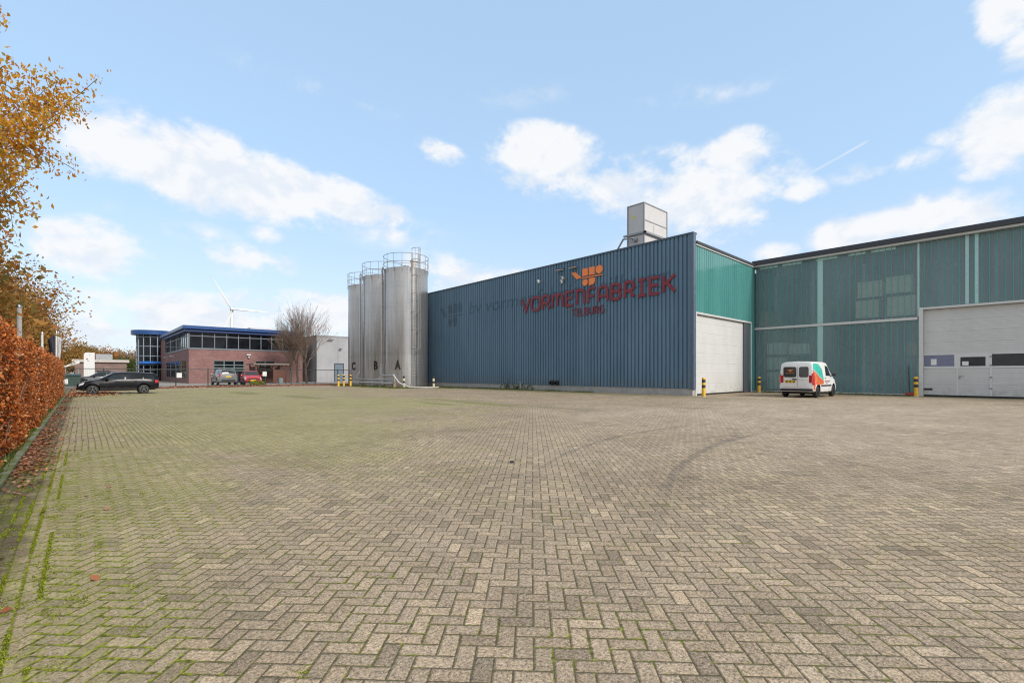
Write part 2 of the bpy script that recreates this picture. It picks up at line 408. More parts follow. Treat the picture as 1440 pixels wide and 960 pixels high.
    col = t.mix(t.m('MULTIPLY', oil, .36), col, (.085, .075, .065))
    dirty = t.m('MULTIPLY', t.ss(t.noise(t.vm('ADD', P, (3, 19, 0)), .33, 6, .7), .46, .70), t.lin(t.noise(P, 5, 5, .7), .3, .7, .35, 1))
    col = t.mix(t.m('MULTIPLY', dirty, .45), col, t.mix(1, col, (.55, .52, .48), 'MULTIPLY'))
    edge = t.m('MULTIPLY', t.ss(dd, .04, .20, 1, 0), t.lin(mn, .35, .65, .1, .5))
    col = t.mix(edge, col, t.mix(1, col, (.56, .53, .42), 'MULTIPLY'))
    # tyre marks: arcs of rubber
    for pts, w in ((((792, 640), (878, 612), (985, 597)), .075), (((946, 668), (988, 634), (1070, 609)), .085)):
        cx, cy, rr = circle3(*[gp(*q) for q in pts])
        e = [gp(*q) for q in (pts[0], pts[2])]; mx, my = gp(*pts[1])
        v = t.xyz(t.m('SUBTRACT', X, cx), t.m('SUBTRACT', Y, cy), 0)
        ring = t.m('ABSOLUTE', t.m('SUBTRACT', t.vm('LENGTH', v), rr))
        stripe = t.m('MULTIPLY', t.ss(ring, w * .5, w, 1, 0), t.lin(t.noise(P, 7, 4), .3, .7, .35, 1))
        near = t.ss(t.vm('DISTANCE', t.xyz(X, Y, 0), (mx, my, 0)), math.dist(e[0], e[1]) * .45, math.dist(e[0], e[1]) * .85, 1, 0)
        col = t.mix(t.m('MULTIPLY', t.m('MULTIPLY', stripe, near), .46), col, (.07, .065, .06))
    t.put(p.inputs['Base Color'], col)
    p.inputs['Roughness'].default_value = .88; p.inputs['Specular IOR Level'].default_value = .3
    h = t.m('ADD', t.m('ADD', t.ss(d, .02, .14), t.m('MULTIPLY', g1, .16)), t.m('MULTIPLY', rnd, .22))
    bump(t, p, t.m('ADD', h, t.m('MULTIPLY', g2, .5)), .5, .010)
    return m
def sheet(name, poly, z, m, kind='structure', res=None):
    b = MB(); b.add([(x, y, z) for x, y in poly], [tuple(range(len(poly)))]); o = b.build(name, m); return tag(o, kind=kind)
def earth_mat():
    m, t, p = new_mat('verge earth'); P = pos(t)
    n = t.noise(P, .25, 6, .65); n2 = t.noise(P, 6, 5, .7)
    c = t.mix(t.ss(n, .4, .6), (.10, .12, .04), (.14, .12, .075)); c = t.mix(t.ss(n2, .35, .7), c, (.07, .075, .03))
    t.put(p.inputs['Base Color'], c); p.inputs['Roughness'].default_value = .95; bump(t, p, n2, .6, .03); return m
def lot_mat():
    m, t, p = new_mat('car park pavers'); P = pos(t)
    n = t.noise(P, .5, 5); br = t.n.new('ShaderNodeTexBrick'); t.put(br.inputs['Vector'], P)
    br.inputs['Scale'].default_value = 4.0; br.inputs['Mortar Size'].default_value = .02
    for i, c in ((1, (.34, .30, .27)), (2, (.29, .26, .24)), (3, (.13, .12, .10))): br.inputs[i].default_value = (*c, 1)
    t.put(p.inputs['Base Color'], t.mix(t.ss(n, .4, .7, 0, .35), br.outputs[0], (.17, .16, .13))); p.inputs['Roughness'].default_value = .9; return m
M_earth = earth_mat()
sheet('ground', [(-3000, -3000), (3000, -3000), (3000, 3000), (-3000, 3000)], -.02, M_earth)
sheet('yard_paving', [(-.66, -25), (45, -25), (45, 53.2), (-.66, 53.2)], 0, paving_mat())
M_lot = lot_mat()
sheet('parking_lot', [(-1.5, 55.6), (60, 55.6), (60, 150), (-1.5, 150)], 0.0, M_lot)
def asphalt():
    m, t, p = new_mat('asphalt'); P = pos(t); f = t.lin(t.noise(P, 40, 4), .3, .7, .7, 1.3)
    t.put(p.inputs['Base Color'], t.mix(1, (.06, .06, .062), t.xyz(f, f, f), 'MULTIPLY')); p.inputs['Roughness'].default_value = .85; return m
sheet('street', [(-15, -60), (-8, -60), (-8, 260), (-15, 260)], .0, asphalt())
kb = MB()
for i in range(58):                                  # kerb along the hedge, laid in one-metre lengths
    y = -8 + i; kb.box(-.76, -.67, y + .004, y + .996, -.1, .05 + .006 * math.sin(i * 2.3))
def kerb_mat():
    m, t, p = new_mat('mossy kerb'); P = pos(t)
    n = t.noise(P, 2.2, 6, .7); c = t.mix(t.ss(n, .36, .58), (.20, .19, .15), (.085, .115, .02))
    t.put(p.inputs['Base Color'], c); p.inputs['Roughness'].default_value = .9; bump(t, p, t.noise(P, 40, 4), .4, .01); return m
tag(kb.build('kerb', kerb_mat()), kind='structure')

# ------------------------------------------------------------------ factory hall
WX, SY, GX = 26.16, 12.97, 35.4
HB, HT = 9.47, 8.82
WEND = 43.2
hall = thing('factory_hall', 'large hall with blue ribbed metal wall and teal glass walls and white sectional doors', 'factory building', (WX, SY, 0))
def part(b, name, m, parent=None, bv=0):
    o = b.build(name, m, None)
    if parent is None: parent = hall
    o.parent = parent
    T = Matrix.Translation(-Vector(world_loc(parent)))
    o.data.transform(T)
    if bv: bevel(o, bv)
    return o
def world_loc(o):
    v = Vector((0, 0, 0))
    while o is not None: v += o.location; o = o.parent
    return v
def clad_mat():
    m, t, p = new_mat('blue steel cladding'); P = pos(t)
    X, Y, Z = t.sep(P)
    n = t.noise(t.vm('MULTIPLY', P, (1, 2.5, .25)), 1.1, 6, .65); n2 = t.noise(P, .22, 4)
    sheetid = t.m('FLOOR', t.m('DIVIDE', Y, 1.08)); wn = t.n.new('ShaderNodeTexWhiteNoise'); wn.noise_dimensions = '1D'; t.put(wn.inputs['W'], sheetid)
    f = t.m('MULTIPLY', t.lin(n, .25, .75, .88, 1.12), t.lin(wn.outputs['Value'], 0, 1, .94, 1.06))
    c = t.mix(t.ss(n2, .35, .65), (.105, .185, .262), (.12, .205, .285))
    c = t.mix(1, c, t.xyz(f, f, f), 'MULTIPLY')
    dirt = t.m('MULTIPLY', t.ss(Z, 1.6, .3), t.ss(t.noise(P, 2.5, 6, .75), .36, .62))
    c = t.mix(t.m('MULTIPLY', dirt, .5), c, (.15, .145, .13))
    run = t.ss(t.noise(t.vm('MULTIPLY', P, (1, 3.2, .06)), 1.3, 6, .7), .52, .68); c = t.mix(t.m('MULTIPLY', run, .30), c, (.19, .24, .28))
    run2 = t.ss(t.noise(t.vm('MULTIPLY', P, (1, 4.0, .05)), 2.1, 5, .7), .56, .70); c = t.mix(t.m('MULTIPLY', run2, .30), c, (.05, .075, .10))
    t.put(p.inputs['Base Color'], c); t.put(p.inputs['Roughness'], t.lin(n, .3, .7, .42, .6)); p.inputs['Specular IOR Level'].default_value = .4
    return m
M_clad = clad_mat()
# blue ribbed wall (trapezoid profile extruded upwards)
b = MB(); prof = []; y = SY + .10; pitch = .27
while y < WEND:
    prof += [(WX, y), (WX - .075, y + .022), (WX - .075, y + .19), (WX, y + .212)]; y += pitch
vs = [(x, yy, .42) for x, yy in prof] + [(x, yy, HB - .06) for x, yy in prof]; n = len(prof)
b.add(vs, [(i, i + 1, n + i + 1, n + i) for i in range(n - 1)])
part(b, 'blue_cladding', M_clad)
b = MB(); b.box(WX + .01, WX + .3, SY + .05, WEND, .3, HB - .08); b.box(WX + .3, 60, WEND - .25, WEND, 0, HB - .3); part(b, 'blue_wall_core', M_clad)
b = MB(); b.box(WX - .03, WX + .25, SY + .02, WEND, -.05, .415); part(b, 'plinth', M_conc, bv=.01)
b = MB(); b.box(WX - .115, WX + .32, SY - .06, WEND + .05, HB - .07, HB + .03); part(b, 'coping', mat('coping metal', (.07, .10, .135), .4, .3))
b = MB(); b.box(WX - .10, WX + .20, SY - .07, SY + .14, .38, HB - .07); part(b, 'corner_trim', mat('corner trim', (.105, .145, .195), .42, .2))
def channel_mat(name, trans, c1, c2, tint, back=0.0):
    m, t, p = new_mat(name); P = pos(t)
    n = t.noise(t.vm('MULTIPLY', P, (1, .6, .16)), .9, 3, .5); pid = t.m('FLOOR', t.m('DIVIDE', t.sep(P)[1], .29))
    wn = t.n.new('ShaderNodeTexWhiteNoise'); wn.noise_dimensions = '1D'; t.put(wn.inputs['W'], pid)
    f = t.m('ADD', t.lin(n, .3, .7, 0, .75), t.m('MULTIPLY', wn.outputs['Value'], .25))
    c = t.mix(f, c1, c2)
    t.put(p.inputs['Base Color'], c); t.put(p.inputs['Roughness'], t.lin(n, .3, .7, .10, .22))
    p.inputs['Specular IOR Level'].default_value = .6
    o = p.outputs[0]
    if back:
        tl = t.n.new('ShaderNodeBsdfTranslucent'); t.put(tl.inputs[0], c)
        mx = t.n.new('ShaderNodeMixShader'); mx.inputs[0].default_value = back
        t.l.new(o, mx.inputs[1]); t.l.new(tl.outputs[0], mx.inputs[2]); o = mx.outputs[0]
    if trans:
        tr = t.n.new('ShaderNodeBsdfTransparent'); tr.inputs[0].default_value = (*tint, 1)
        mx = t.n.new('ShaderNodeMixShader'); t.put(mx.inputs[0], t.lin(n, .25, .75, trans + .03, trans - .04))
        t.l.new(o, mx.inputs[1]); t.l.new(tr.outputs[0], mx.inputs[2]); o = mx.outputs[0]
    t.l.new(o, t.n['Material Output'].inputs[0])
    return m
# roofs
M_roof = mat('roof membrane', (.10, .10, .105), .9)
b = MB(); b.box(WX + .3, 60, SY + .3, WEND - .25, 8.3, 8.6); b.box(GX + .3, 60, -24.9, SY + .29, 8.86, 9.05); part(b, 'roof', M_roof)
b = MB(); b.box(59.7, 60, -24.9, WEND - .26, 0, 8.29); b.box(GX + .3, 59.7, -25.2, -24.91, 0, 8.85); part(b, 'rear_wall', M_clad)
# fascia
M_fas = mat('dark fascia', (.045, .048, .058), .5, .2)
b = MB(); b.box(GX - .42, GX + .3, -25.2, SY + .05, HT + .10, HT + .40); part(b, 'roof_fascia', M_fas, bv=.015)
b = MB(); b.box(GX - .30, GX + .02, -25.1, SY, HT - .02, HT + .099); part(b, 'soffit_trim', M_alu)
b = MB(); b.box(WX + .21, GX - .43, SY - .14, SY + .25, HT + .06, HT + .20); part(b, 'side_fascia', M_fas)
b = MB(); b.box(WX + .21, GX - .31, SY - .08, SY + .1, HT - .03, HT + .059); part(b, 'side_fascia_trim', M_alu)

M_ch = channel_mat('frosted channel glass', .60, (.30, .41, .445), (.40, .52, .55), (.95, .97, .94), .25)
M_edge = mat('green glass edge', (.05, .31, .275), .25, var=.2, scale=2, streak=True)
M_side = channel_mat('backed channel glass', 0, (.055, .19, .185), (.085, .25, .24), None)
M_pale = mat('pale teal strip', (.36, .56, .53), .3, var=.08)
def channels(name, y0, y1, z0, z1, parent=None):
    """upright channel glass panes: panel faces with a green flange between"""
    b = MB(); n = max(1, round((y1 - y0) / .29)); w = (y1 - y0) / n
    for i in range(n):
        a = y0 + i * w
        b.box(GX - .012, GX, a + .017, a + w - .017, z0, z1, 0)
        b.box(GX - .017, GX + .05, a - .015, a + .015, z0, z1, 1)
    return part(b, name, [M_ch, M_edge])
channels('upper_glazing', onX(1290.5, GX), SY - .02, 4.56, HT - .02)
channels('lower_glazing', onX(1290.5, GX), SY - .02, .14, 4.36)
YD = onX(1293, GX)           # left edge of the big door opening
channels('door_head_glazing', -12, onX(1290.5, GX) - .02, 5.06, HT - .02)
for i0, n_ in ((1, 4), (6, 4), (13, 4), (19, 3), (23, 4)):
    b = MB(); b.box(GX - .0165, GX - .0125, SY - .04 - (i0 + n_) * .2895, SY - .04 - i0 * .2895, HT - .19, HT - .045); part(b, 'head_strip', M_pale)  # short pale strip segments along the head of the upper glass
b = MB(); b.box(GX - .07, GX + .06, onX(1290.5, GX), SY, 4.38, 4.54); part(b, 'mid_rail', M_alu, bv=.01)
b = MB(); b.box(GX - .05, GX + .08, onX(1290.5, GX), SY, .0, .12); part(b, 'bottom_rail', M_alu)
for px, w in ((1153.5, .30), ):
    yy = onX(px, GX); b = MB(); b.box(GX - .024, GX - .013, yy - w / 2, yy + w / 2, 4.56, HT - .03); b.box(GX - .024, GX - .013, yy - w / 2, yy + w / 2, .13, 4.37); part(b, 'glazing_post', M_pale)
for px in (1360, 1373.5):
    yy = onX(px, GX); b = MB(); b.box(GX - .024, GX - .013, yy - .07, yy + .07, 5.07, HT - .03); part(b, 'glazing_post', M_pale)
yy = onX(1291.5, GX); b = MB(); b.box(GX - .03, GX - .013, yy - .05, yy + .04, 4.56, HT - .03); part(b, 'glazing_post', M_pale)
# big door frame + door
b = MB(); b.box(GX - .09, GX + .25, YD - .17, YD + .03, 0, 5.06); part(b, 'door_jamb', M_alu, bv=.01)
b = MB(); b.box(GX - .09, GX + .25, -2.6, YD - .175, 4.93, 5.05); part(b, 'door_lintel', M_alu, bv=.01)
b = MB(); b.box(GX - .09, GX + .25, -2.75, -2.605, 0, 5.05); part(b, 'door_jamb', M_alu, bv=.01)
def door_mat():
    m, t, p = new_mat('white door panel'); P = pos(t)
    n = t.noise(t.vm('MULTIPLY', P, (1, 1, .3)), 1.5, 6, .6); f = t.lin(n, .25, .75, .93, 1.05)
    z = t.sep(P)[2]; dirt = t.m('MULTIPLY', t.ss(z, .9, .05), t.ss(t.noise(P, 3, 5), .35, .7))
    c = t.mix(1, (.585, .58, .565), t.xyz(f, f, f), 'MULTIPLY'); c = t.mix(t.m('MULTIPLY', dirt, .5), c, (.30, .28, .24)); sc = t.ss(t.noise(t.vm('MULTIPLY', P, (1, 1, .25)), 2.6, 7, .75), .60, .70); c = t.mix(t.m('MULTIPLY', sc, .22), c, (.36, .35, .33)); c = t.mix(t.m('MULTIPLY', t.m('COMPARE', t.m('FLOORED_MODULO', t.m('FLOOR', t.m('DIVIDE', z, .61)), 2.0), 1.0, .2), .05), c, (.45, .45, .45))
    t.put(p.inputs['Base Color'], c); p.inputs['Roughness'].default_value = .42; return m
M_door = door_mat()
def ribbed(b, fn, a0, a1, z0, z1, sec=.61, rib=.122):
    """sectional door leaf: shallow ribs and deeper joints between sections"""
    z = z0
    while z < z1 - .01:
        top = min(z + rib, z1); dp = 0.0
        isj = abs(((top - z0) / sec) - round((top - z0) / sec)) < .02
        g = .016 if isj else .009
        p = [(z, 0), (top - g, 0), (top - g * .7, -.012 if not isj else -.02), (top - g * .3, -.012 if not isj else -.02)]
        vs = []
        for (h, d) in p: vs += [fn(a0, h, d), fn(a1, h, d)]
        vs += [fn(a0, top, 0), fn(a1, top, 0)]
        b.add(vs, [(2 * i, 2 * i + 1, 2 * i + 3, 2 * i + 2) for i in range(len(p))]); z = top
DXF = GX + .14
fnd = lambda a, h, d: (DXF - d, a, h)
bd = MB(); y0d, y1d = -2.59, YD - .18
ybs = sorted([onX(q, DXF) for q in (1297.5, 1342.5, 1350, 1386.5, 1394)])   # window columns
wz0, wz1 = 1.72, 2.32
ribbed(bd, fnd, y0d, y1d, 2.44, 4.92); ribbed(bd, fnd, y0d, y1d, .10, 1.58)
big = part(bd, 'sectional_door', M_door)
W1 = (onX(1342, DXF), onX(1298.5, DXF)); W2 = (onX(1386, DXF), onX(1350.5, DXF)); W3 = (-1.55, onX(1394.5, DXF))
b = MB()
b.box(DXF - .012, DXF + .02, y0d, y1d, 1.585, 1.70); b.box(DXF - .012, DXF + .02, y0d, y1d, 2.335, 2.435)
edges = [y1d, W1[1], W1[0], W2[1], W2[0], W3[1], W3[0], y0d]
for i in range(0, 8, 2): b.box(DXF - .010, DXF + .02, edges[i], edges[i + 1], 1.701, 2.334)
wd0, wd1 = W2[0] - .20, W2[1] + .12
for yy in (wd0, wd1): b.box(DXF - .02, DXF + .02, yy - .035, yy + .035, .06, 2.33)
part(b, 'window_frame', M_white, big)
for i, (a0, a1) in enumerate((W1, W2, W3)):
    zt = 2.334 if i != 1 else 2.20
    b = MB(); b.box(DXF + .005, DXF + .012, a0, a1, 1.702, zt)
    part(b, 'window_pane', [mat('lilac film glass', (.17, .18, .27), .2), glass_dark('door glass', (.02, .022, .022), .06), glass_dark('door glass')][i], big)
b = MB(); b.box(DXF - .011, DXF + .02, W2[0], W2[1], 2.20, 2.334); part(b, 'window_frame', M_white, big)
for px0, px1, za, zb in ((1309, 1317, 1.78, 2.12), (1353, 1362, 1.74, 1.96)):
    b = MB(); b.box(DXF - .002, DXF + .004, onX(px0, DXF), onX(px1, DXF), za, zb); part(b, 'paper_notice', mat('paper', (.72, .72, .70), .7), big)
yh = wd1 - .1; b = MB(); b.box(DXF - .05, DXF - .012, yh - .02, yh + .02, 1.02, 1.2); b.tube([(DXF - .05, yh, 1.15), (DXF - .075, yh, 1.15), (DXF - .075, yh - .16, 1.15)], .012); part(b, 'door_handle', M_grey, big)
for z in (.5, 1.1, 1.75, 2.2): b = MB(); b.box(DXF - .035, DXF - .021, wd0 - .05, wd0 + .05, z - .04, z + .04); part(b, 'hinge', M_grey, big)
yl = onX(1304, DXF); b = MB(); b.box(DXF - .03, DXF - .002, yl - .22, yl + .22, .36, .47); part(b, 'ventilation_slot', M_black, big)
b = MB(); b.box(DXF - .02, DXF + .03, y0d, y1d, .02, .098); part(b, 'bottom_seal', M_black, big)
# side wall above the door, its door and jambs
b = MB(); nx = 31; x0s, x1s = WX + .21, GX - .02; w = (x1s - x0s) / nx
for i in range(nx):
    a = x0s + i * w
    lo = 4.92 if a + w < 34.75 else .14
    b.box(a + .012, a + w - .012, SY - .012, SY, lo, HT - .035, 0)
    b.box(a - .012, a + .0115, SY - .030, SY + .03, lo, HT - .036, 1)
part(b, 'side_glazing', [M_side, mat('side glass edge', (.10, .38, .32), .25, var=.2, streak=True, scale=2)])
b = MB(); b.box(WX + .33, GX + .1, SY + .04, SY + .2, 4.95, HT - .05); b.box(34.74, GX, SY + .04, SY + .2, 0, 4.94); part(b, 'side_wall_core', mat('insulation backing', (.30, .42, .38), .8))
b = MB(); b.box(WX + .21, 34.74, SY - .04, SY + .2, 4.80, 4.91); part(b, 'door_lintel', M_alu, bv=.01)
b = MB(); b.box(34.62, 34.74, SY - .05, SY + .2, 0, 4.795); part(b, 'door_jamb', M_alu, bv=.01)
b = MB(); b.box(33.55, 34.615, SY + .03, SY + .22, 0, 4.795); part(b, 'door_jamb', mat('dark jamb', (.085, .09, .105), .5))
b = MB(); b.box(WX + .21, WX + .36, SY - .04, SY + .2, 0, 4.795); part(b, 'door_jamb', M_alu)
sd = MB(); ribbed(sd, lambda a, h, d: (a, SY + .12 - d, h), WX + .365, 33.545, .10, 4.79)
sdo = part(sd, 'sectional_door', M_door)
b = MB(); b.box(WX + .365, 33.545, SY + .10, SY + .16, .02, .098); part(b, 'bottom_seal', M_black, sdo)
# inside of the glass hall, seen through the frosted glass
M_floor = mat('hall floor', (.62, .64, .64), .6); M_inw = mat('hall inner wall', (.17, .19, .21), .8)
b = MB(); b.box(GX + .4, 44, -12, SY - .05, .0, .02); part(b, 'hall_floor', M_floor)
b = MB(); b.box(GX + .25, 38.2, -12, SY - .05, 4.3, 4.5); part(b, 'mezzanine_floor', M_inw)
b = MB(); b.box(44, 44.2, -12, SY - .05, .0, 8.85); b.box(GX + .4, 44, -12.2, -12.01, 0, 8.85); b.box(GX + .35, 44, SY - .04, SY + .03, 0, 8.85); part(b, 'inner_wall', M_inw)
b = MB()
for i in range(11):
    yy = 9.0 - i * .42; b.box(GX + 1.2, GX + 2.3, yy - .15, yy + .15, 3.9 - i * .36, 3.95 - i * .36)
b.tube([(GX + 1.15, 9.2, 4.2), (GX + 1.15, 4.4, .1)], .09); b.tube([(GX + 1.15, 9.2, 5.1), (GX + 1.15, 4.4, 1.1)], .04); part(b, 'inner_staircase', M_dark)
b = MB()
for yy in (11.9, 9.6, 6.8, 4.2, 1.0): b.tube([(GX + .9, yy, 0), (GX + .9, yy, 8.2)], .09)
part(b, 'steel_columns', mat('steel column', (.42, .50, .50), .5))
# old lettering that has left darker marks on the cladding
def ghost_mat():
    m, t, p = new_mat('unfaded paint'); p.inputs['Base Color'].default_value = (.035, .06, .10, 1); p.inputs['Roughness'].default_value = .6
    tr = t.n.new('ShaderNodeBsdfTransparent'); mx = t.n.new('ShaderNodeMixShader')
    t.put(mx.inputs[0], t.lin(t.noise(pos(t), 1.5, 4), .3, .7, .68, .84))
    t.l.new(p.outputs[0], mx.inputs[1]); t.l.new(tr.outputs[0], mx.inputs[2]); t.l.new(mx.outputs[0], t.n['Material Output'].inputs[0]); return m
M_ghost = ghost_mat()
def arc(cx, cy, r, a0, a1, n=10, ry=None):
    ry = ry or r; return [(cx + r * math.cos(R(a0 + (a1 - a0) * i / n)), cy + ry * math.sin(R(a0 + (a1 - a0) * i / n))) for i in range(n + 1)]
EMB = [  # emblem pieces in a 2.85 x 1.2 frame, origin lower left
    [(.0, 1.02), (.40, 1.02), (.98, .53), (.52, .50)],
    [(1.03, .62), (1.53, .62), (1.53, 1.14), (1.03, 1.14)],
    [(1.62, .62), (2.12, .62), (2.12, 1.16), (1.62, 1.16)],
    arc(2.50, .89, .29, 0, 345, 28),
    [(1.03, .46), (2.78, .46), (2.78, .535), (2.2, .535), (1.03, .535)],
    arc(1.29, .16, .24, 0, 345, 28),
    [(1.62, .40), (2.14, .40), (2.14, .18)] + arc(1.88, .18, .26, 0, -90, 8) + [(1.62, -.08)],
]
b = MB()
tv, tf = text_verts('bv vormenfabriek tilburg', 1.55, 0, .18, .02)
wx = max(v[0] for v in tv); k = 20.0 / wx
b.add([(WX - .0785, 34.4 - v[0] * k, 6.72 + v[1] * 1.0) for v in tv], tf)
part(b, 'faded_lettering', M_ghost)
b = MB()
for e in EMB: b.add([(WX - .0785, 39.0 - u * 1.35, 5.9 + w * 1.75) for u, w in e], [tuple(range(len(e)))])
part(b, 'faded_emblem', M_ghost)

# ------------------------------------------------------------------ company sign: emblem, name, town
TH = .155
def glyphs():
    g = {}
    g['V'] = (.86, [[(0, 1), (.43, 0), (.86, 1)]])
    g['O'] = (.92, [[(.46, 0)] + arc(.62, .30, .30, -90, 0, 5) + arc(.62, .70, .30, 0, 90, 5) + arc(.30, .70, .30, 90, 180, 5) + arc(.30, .30, .30, 180, 270, 5) + [(.47, 0)]])
    g['R'] = (.80, [[(.05, 0), (.05, .7), (.05, 1)], [(.05, 1), (.45, 1)] + arc(.47, .72, .28, 90, -90, 8) + [(.05, .44)], [(.40, .44), (.78, 0)]])
    g['M'] = (1.12, [[(.0, 0), (.06, .72)] + arc(.28, .75, .22, 170, 20, 6) + [(.54, .70), (.54, .12)], [(.54, .70)] + arc(.80, .75, .22, 160, 10, 6) + [(1.06, .72), (1.12, 0)]])
    g['E'] = (.70, [[(.70, 1), (.06, 1), (.06, 0), (.70, 0)], [(.06, .52), (.62, .52)]])
    g['N'] = (.84, [[(0, 1), (.36, 1)] + arc(.46, .66, .34, 90, 0, 6) + [(.80, .30), (.80, 0)], [(.14, .94), (.14, 0)]])
    g['F'] = (.66, [[(.05, 0), (.05, .7)] + arc(.32, .72, .28, 180, 90, 6) + [(.68, 1)], [(.05, .46), (.58, .46)]])
    g['A'] = (.86, [[(.03, 0), (.03, .62)] + arc(.43, .62, .38, 180, 0, 10, .38) + [(.83, 0)], [(.03, .34), (.83, .34)]])
    g['B'] = (.80, [[(.05, 0), (.05, 1)], [(.05, 1), (.46, 1)] + arc(.48, .76, .24, 90, -90, 7) + [(.05, .52)], [(.40, .52), (.50, .52)] + arc(.50, .26, .26, 90, -90, 7) + [(.05, 0)]])
    g['I'] = (.56, [[(.28, 0), (.28, 1)], [(0, 1), (.56, 1)], [(0, 0), (.56, 0)]])
    g['K'] = (.82, [[(.05, 0), (.05, 1)], [(.80, 1), (.16, .46)], [(.28, .56), (.82, 0)]])
    g['T'] = (.78, [[(0, 1), (.78, 1)], [(.39, 1), (.39, 0)]])
    g['L'] = (.60, [[(.05, 1), (.05, 0), (.60, 0)]])
    g['U'] = (.82, [[(.04, 1), (.04, .36)] + arc(.41, .36, .37, 180, 360, 10) + [(.78, 1)]])
    g['G'] = (.84, [[(.76, .98), (.34, 1)] + arc(.34, .70, .30, 90, 180, 5) + arc(.34, .30, .30, 180, 270, 5) + [(.50, 0)] + arc(.50, .30, .30, -90, 0, 5) + [(.80, .48), (.45, .48)]])
    return g
GL = glyphs()
def ribbon(b, pts, th, fn, d0, d1):
    pts = [Vector(p) for p in pts]; pts = [p for i, p in enumerate(pts) if i == 0 or (p - pts[i - 1]).length > 1e-4]; n = len(pts); L = []; Rr = []
    for i in range(n):
        a = (pts[i] - pts[i - 1]).normalized() if i else None
        c = (pts[i + 1] - pts[i]).normalized() if i < n - 1 else None
        d = (a + c) if a is not None and c is not None else (a if a is not None else c)
        d = d.normalized() if d.length > 1e-5 else (a or c)
        nn = Vector((-d.y, d.x)); k = 1.0
        if a is not None and c is not None: k = 1 / max(.45, nn.dot(Vector((-a.y, a.x))))
        p = pts[i]
        L.append(p + nn * th / 2 * k); Rr.append(p - nn * th / 2 * k)
    for i in range(n - 1):
        q = [L[i], L[i + 1], Rr[i + 1], Rr[i]]
        vs = [fn(v.x, v.y, d0) for v in q] + [fn(v.x, v.y, d1) for v in q]
        fs = [(0, 1, 2, 3), (4, 7, 6, 5), (0, 4, 5, 1), (3, 2, 6, 7)]
        if i == 0: fs.append((0, 3, 7, 4))
        if i == n - 2: fs.append((1, 5, 6, 2))
        b.add(vs, fs)
def write(word, y_left, y_right, z0, z1, base, depth, th=TH):
    b = MB(); gap = .26; tot = sum(GL[c][0] for c in word) + gap * (len(word) - 1)
    sx = (y_left - y_right) / tot; sz = (z1 - z0); x = 0
    for c in word:
        w, st = GL[c]
        for i, s_ in enumerate(st):
            pts = [((x + px) * sx, py * sz * (1 - th) + th * sz / 2) for px, py in s_]
            ribbon(b, pts, th * sz, lambda a, h, d, i=i: (base - d - (.003 * i if d > 0 else 0), y_left - a, z0 + h), 0, depth)
        x += w + gap
    return b
M_red = mat('oxblood letter', (.21, .020, .030), .45, var=.1, scale=2)
M_or = mat('orange letter', (.88, .24, .055), .45, var=.04)
sign = thing('wall_sign', 'orange emblem above dark red raised letters on the blue ribbed wall', 'company sign', (WX - .05, 20.7, 7.0))
part(write('VORMENFABRIEK', 27.2, 14.05, 6.13, 7.30, WX - .081, .06), 'name_lettering', M_red, sign)
part(write('TILBURG', 22.05, 19.2, 5.40, 5.95, WX - .081, .05, .122), 'town_lettering', M_red, sign)
b = MB()
for i, e in enumerate(EMB): b.prism(e, lambda a, h, d: (WX - .081 - d, 22.1 - a, 7.52 + h), 0, .05 + .002 * i)
part(b, 'emblem', M_or, sign)

# wall fittings
def floodlight(px, py, label):
    Y = onX(px, WX); z = zz(py, WX, Y)
    o = thing('wall_light', label, 'wall light', (WX - .05, Y, z), 0, 'fittings high on the blue wall')
    b = MB(); b.tube([(0, 0, 0), (-.10, 0, .02), (-.34, -.02, .06)], .022, 6); b.build('bracket', M_dark, o)
    b = MB(); b.box(-.40, -.10, -.30, .30, .03, .12); bevel(b.build('lamp_housing', M_dark, o), .015)
    b = MB(); b.box(-.41, -.12, -.27, .27, .005, .028); b.build('lens', M_white, o)
floodlight(790.5, 381, 'slim wall light with dark housing left of the orange emblem')
floodlight(809, 377.5, 'slim wall light with white lens touching the orange emblem')
def camera_dome(px, py, label):
    Y = onX(px, WX); z = zz(py, WX, Y)
    o = thing('security_camera', label, 'security camera', (WX - .05, Y, z), 0, 'cameras on the blue wall')
    b = MB(); b.box(-.02, 0, -.09, .09, -.09, .09); b.tube([(-.02, 0, 0), (-.2, 0, .0)], .03, 8); b.build('bracket', M_grey, o)
    b = MB(); b.lathe([(.0, -.13), (.08, -.12), (.11, -.03), (.11, .06), (.07, .11), (0, .11)], (-.24, 0, 0), 16); b.build('camera_housing', M_white, o)
    b = MB(); b.lathe([(.0, .03), (.045, .03), (.05, 0), (0, 0)], (-.355, 0, -.02), 12, axis='x'); b.build('lens', M_black, o)
camera_dome(760.5, 396.5, 'single white dome camera on the blue wall, far left of the emblem')
camera_dome(794.4, 391.8, 'upper dome camera of the pair left of the orange emblem')
camera_dome(793.0, 396.6, 'lower dome camera of the pair left of the orange emblem')

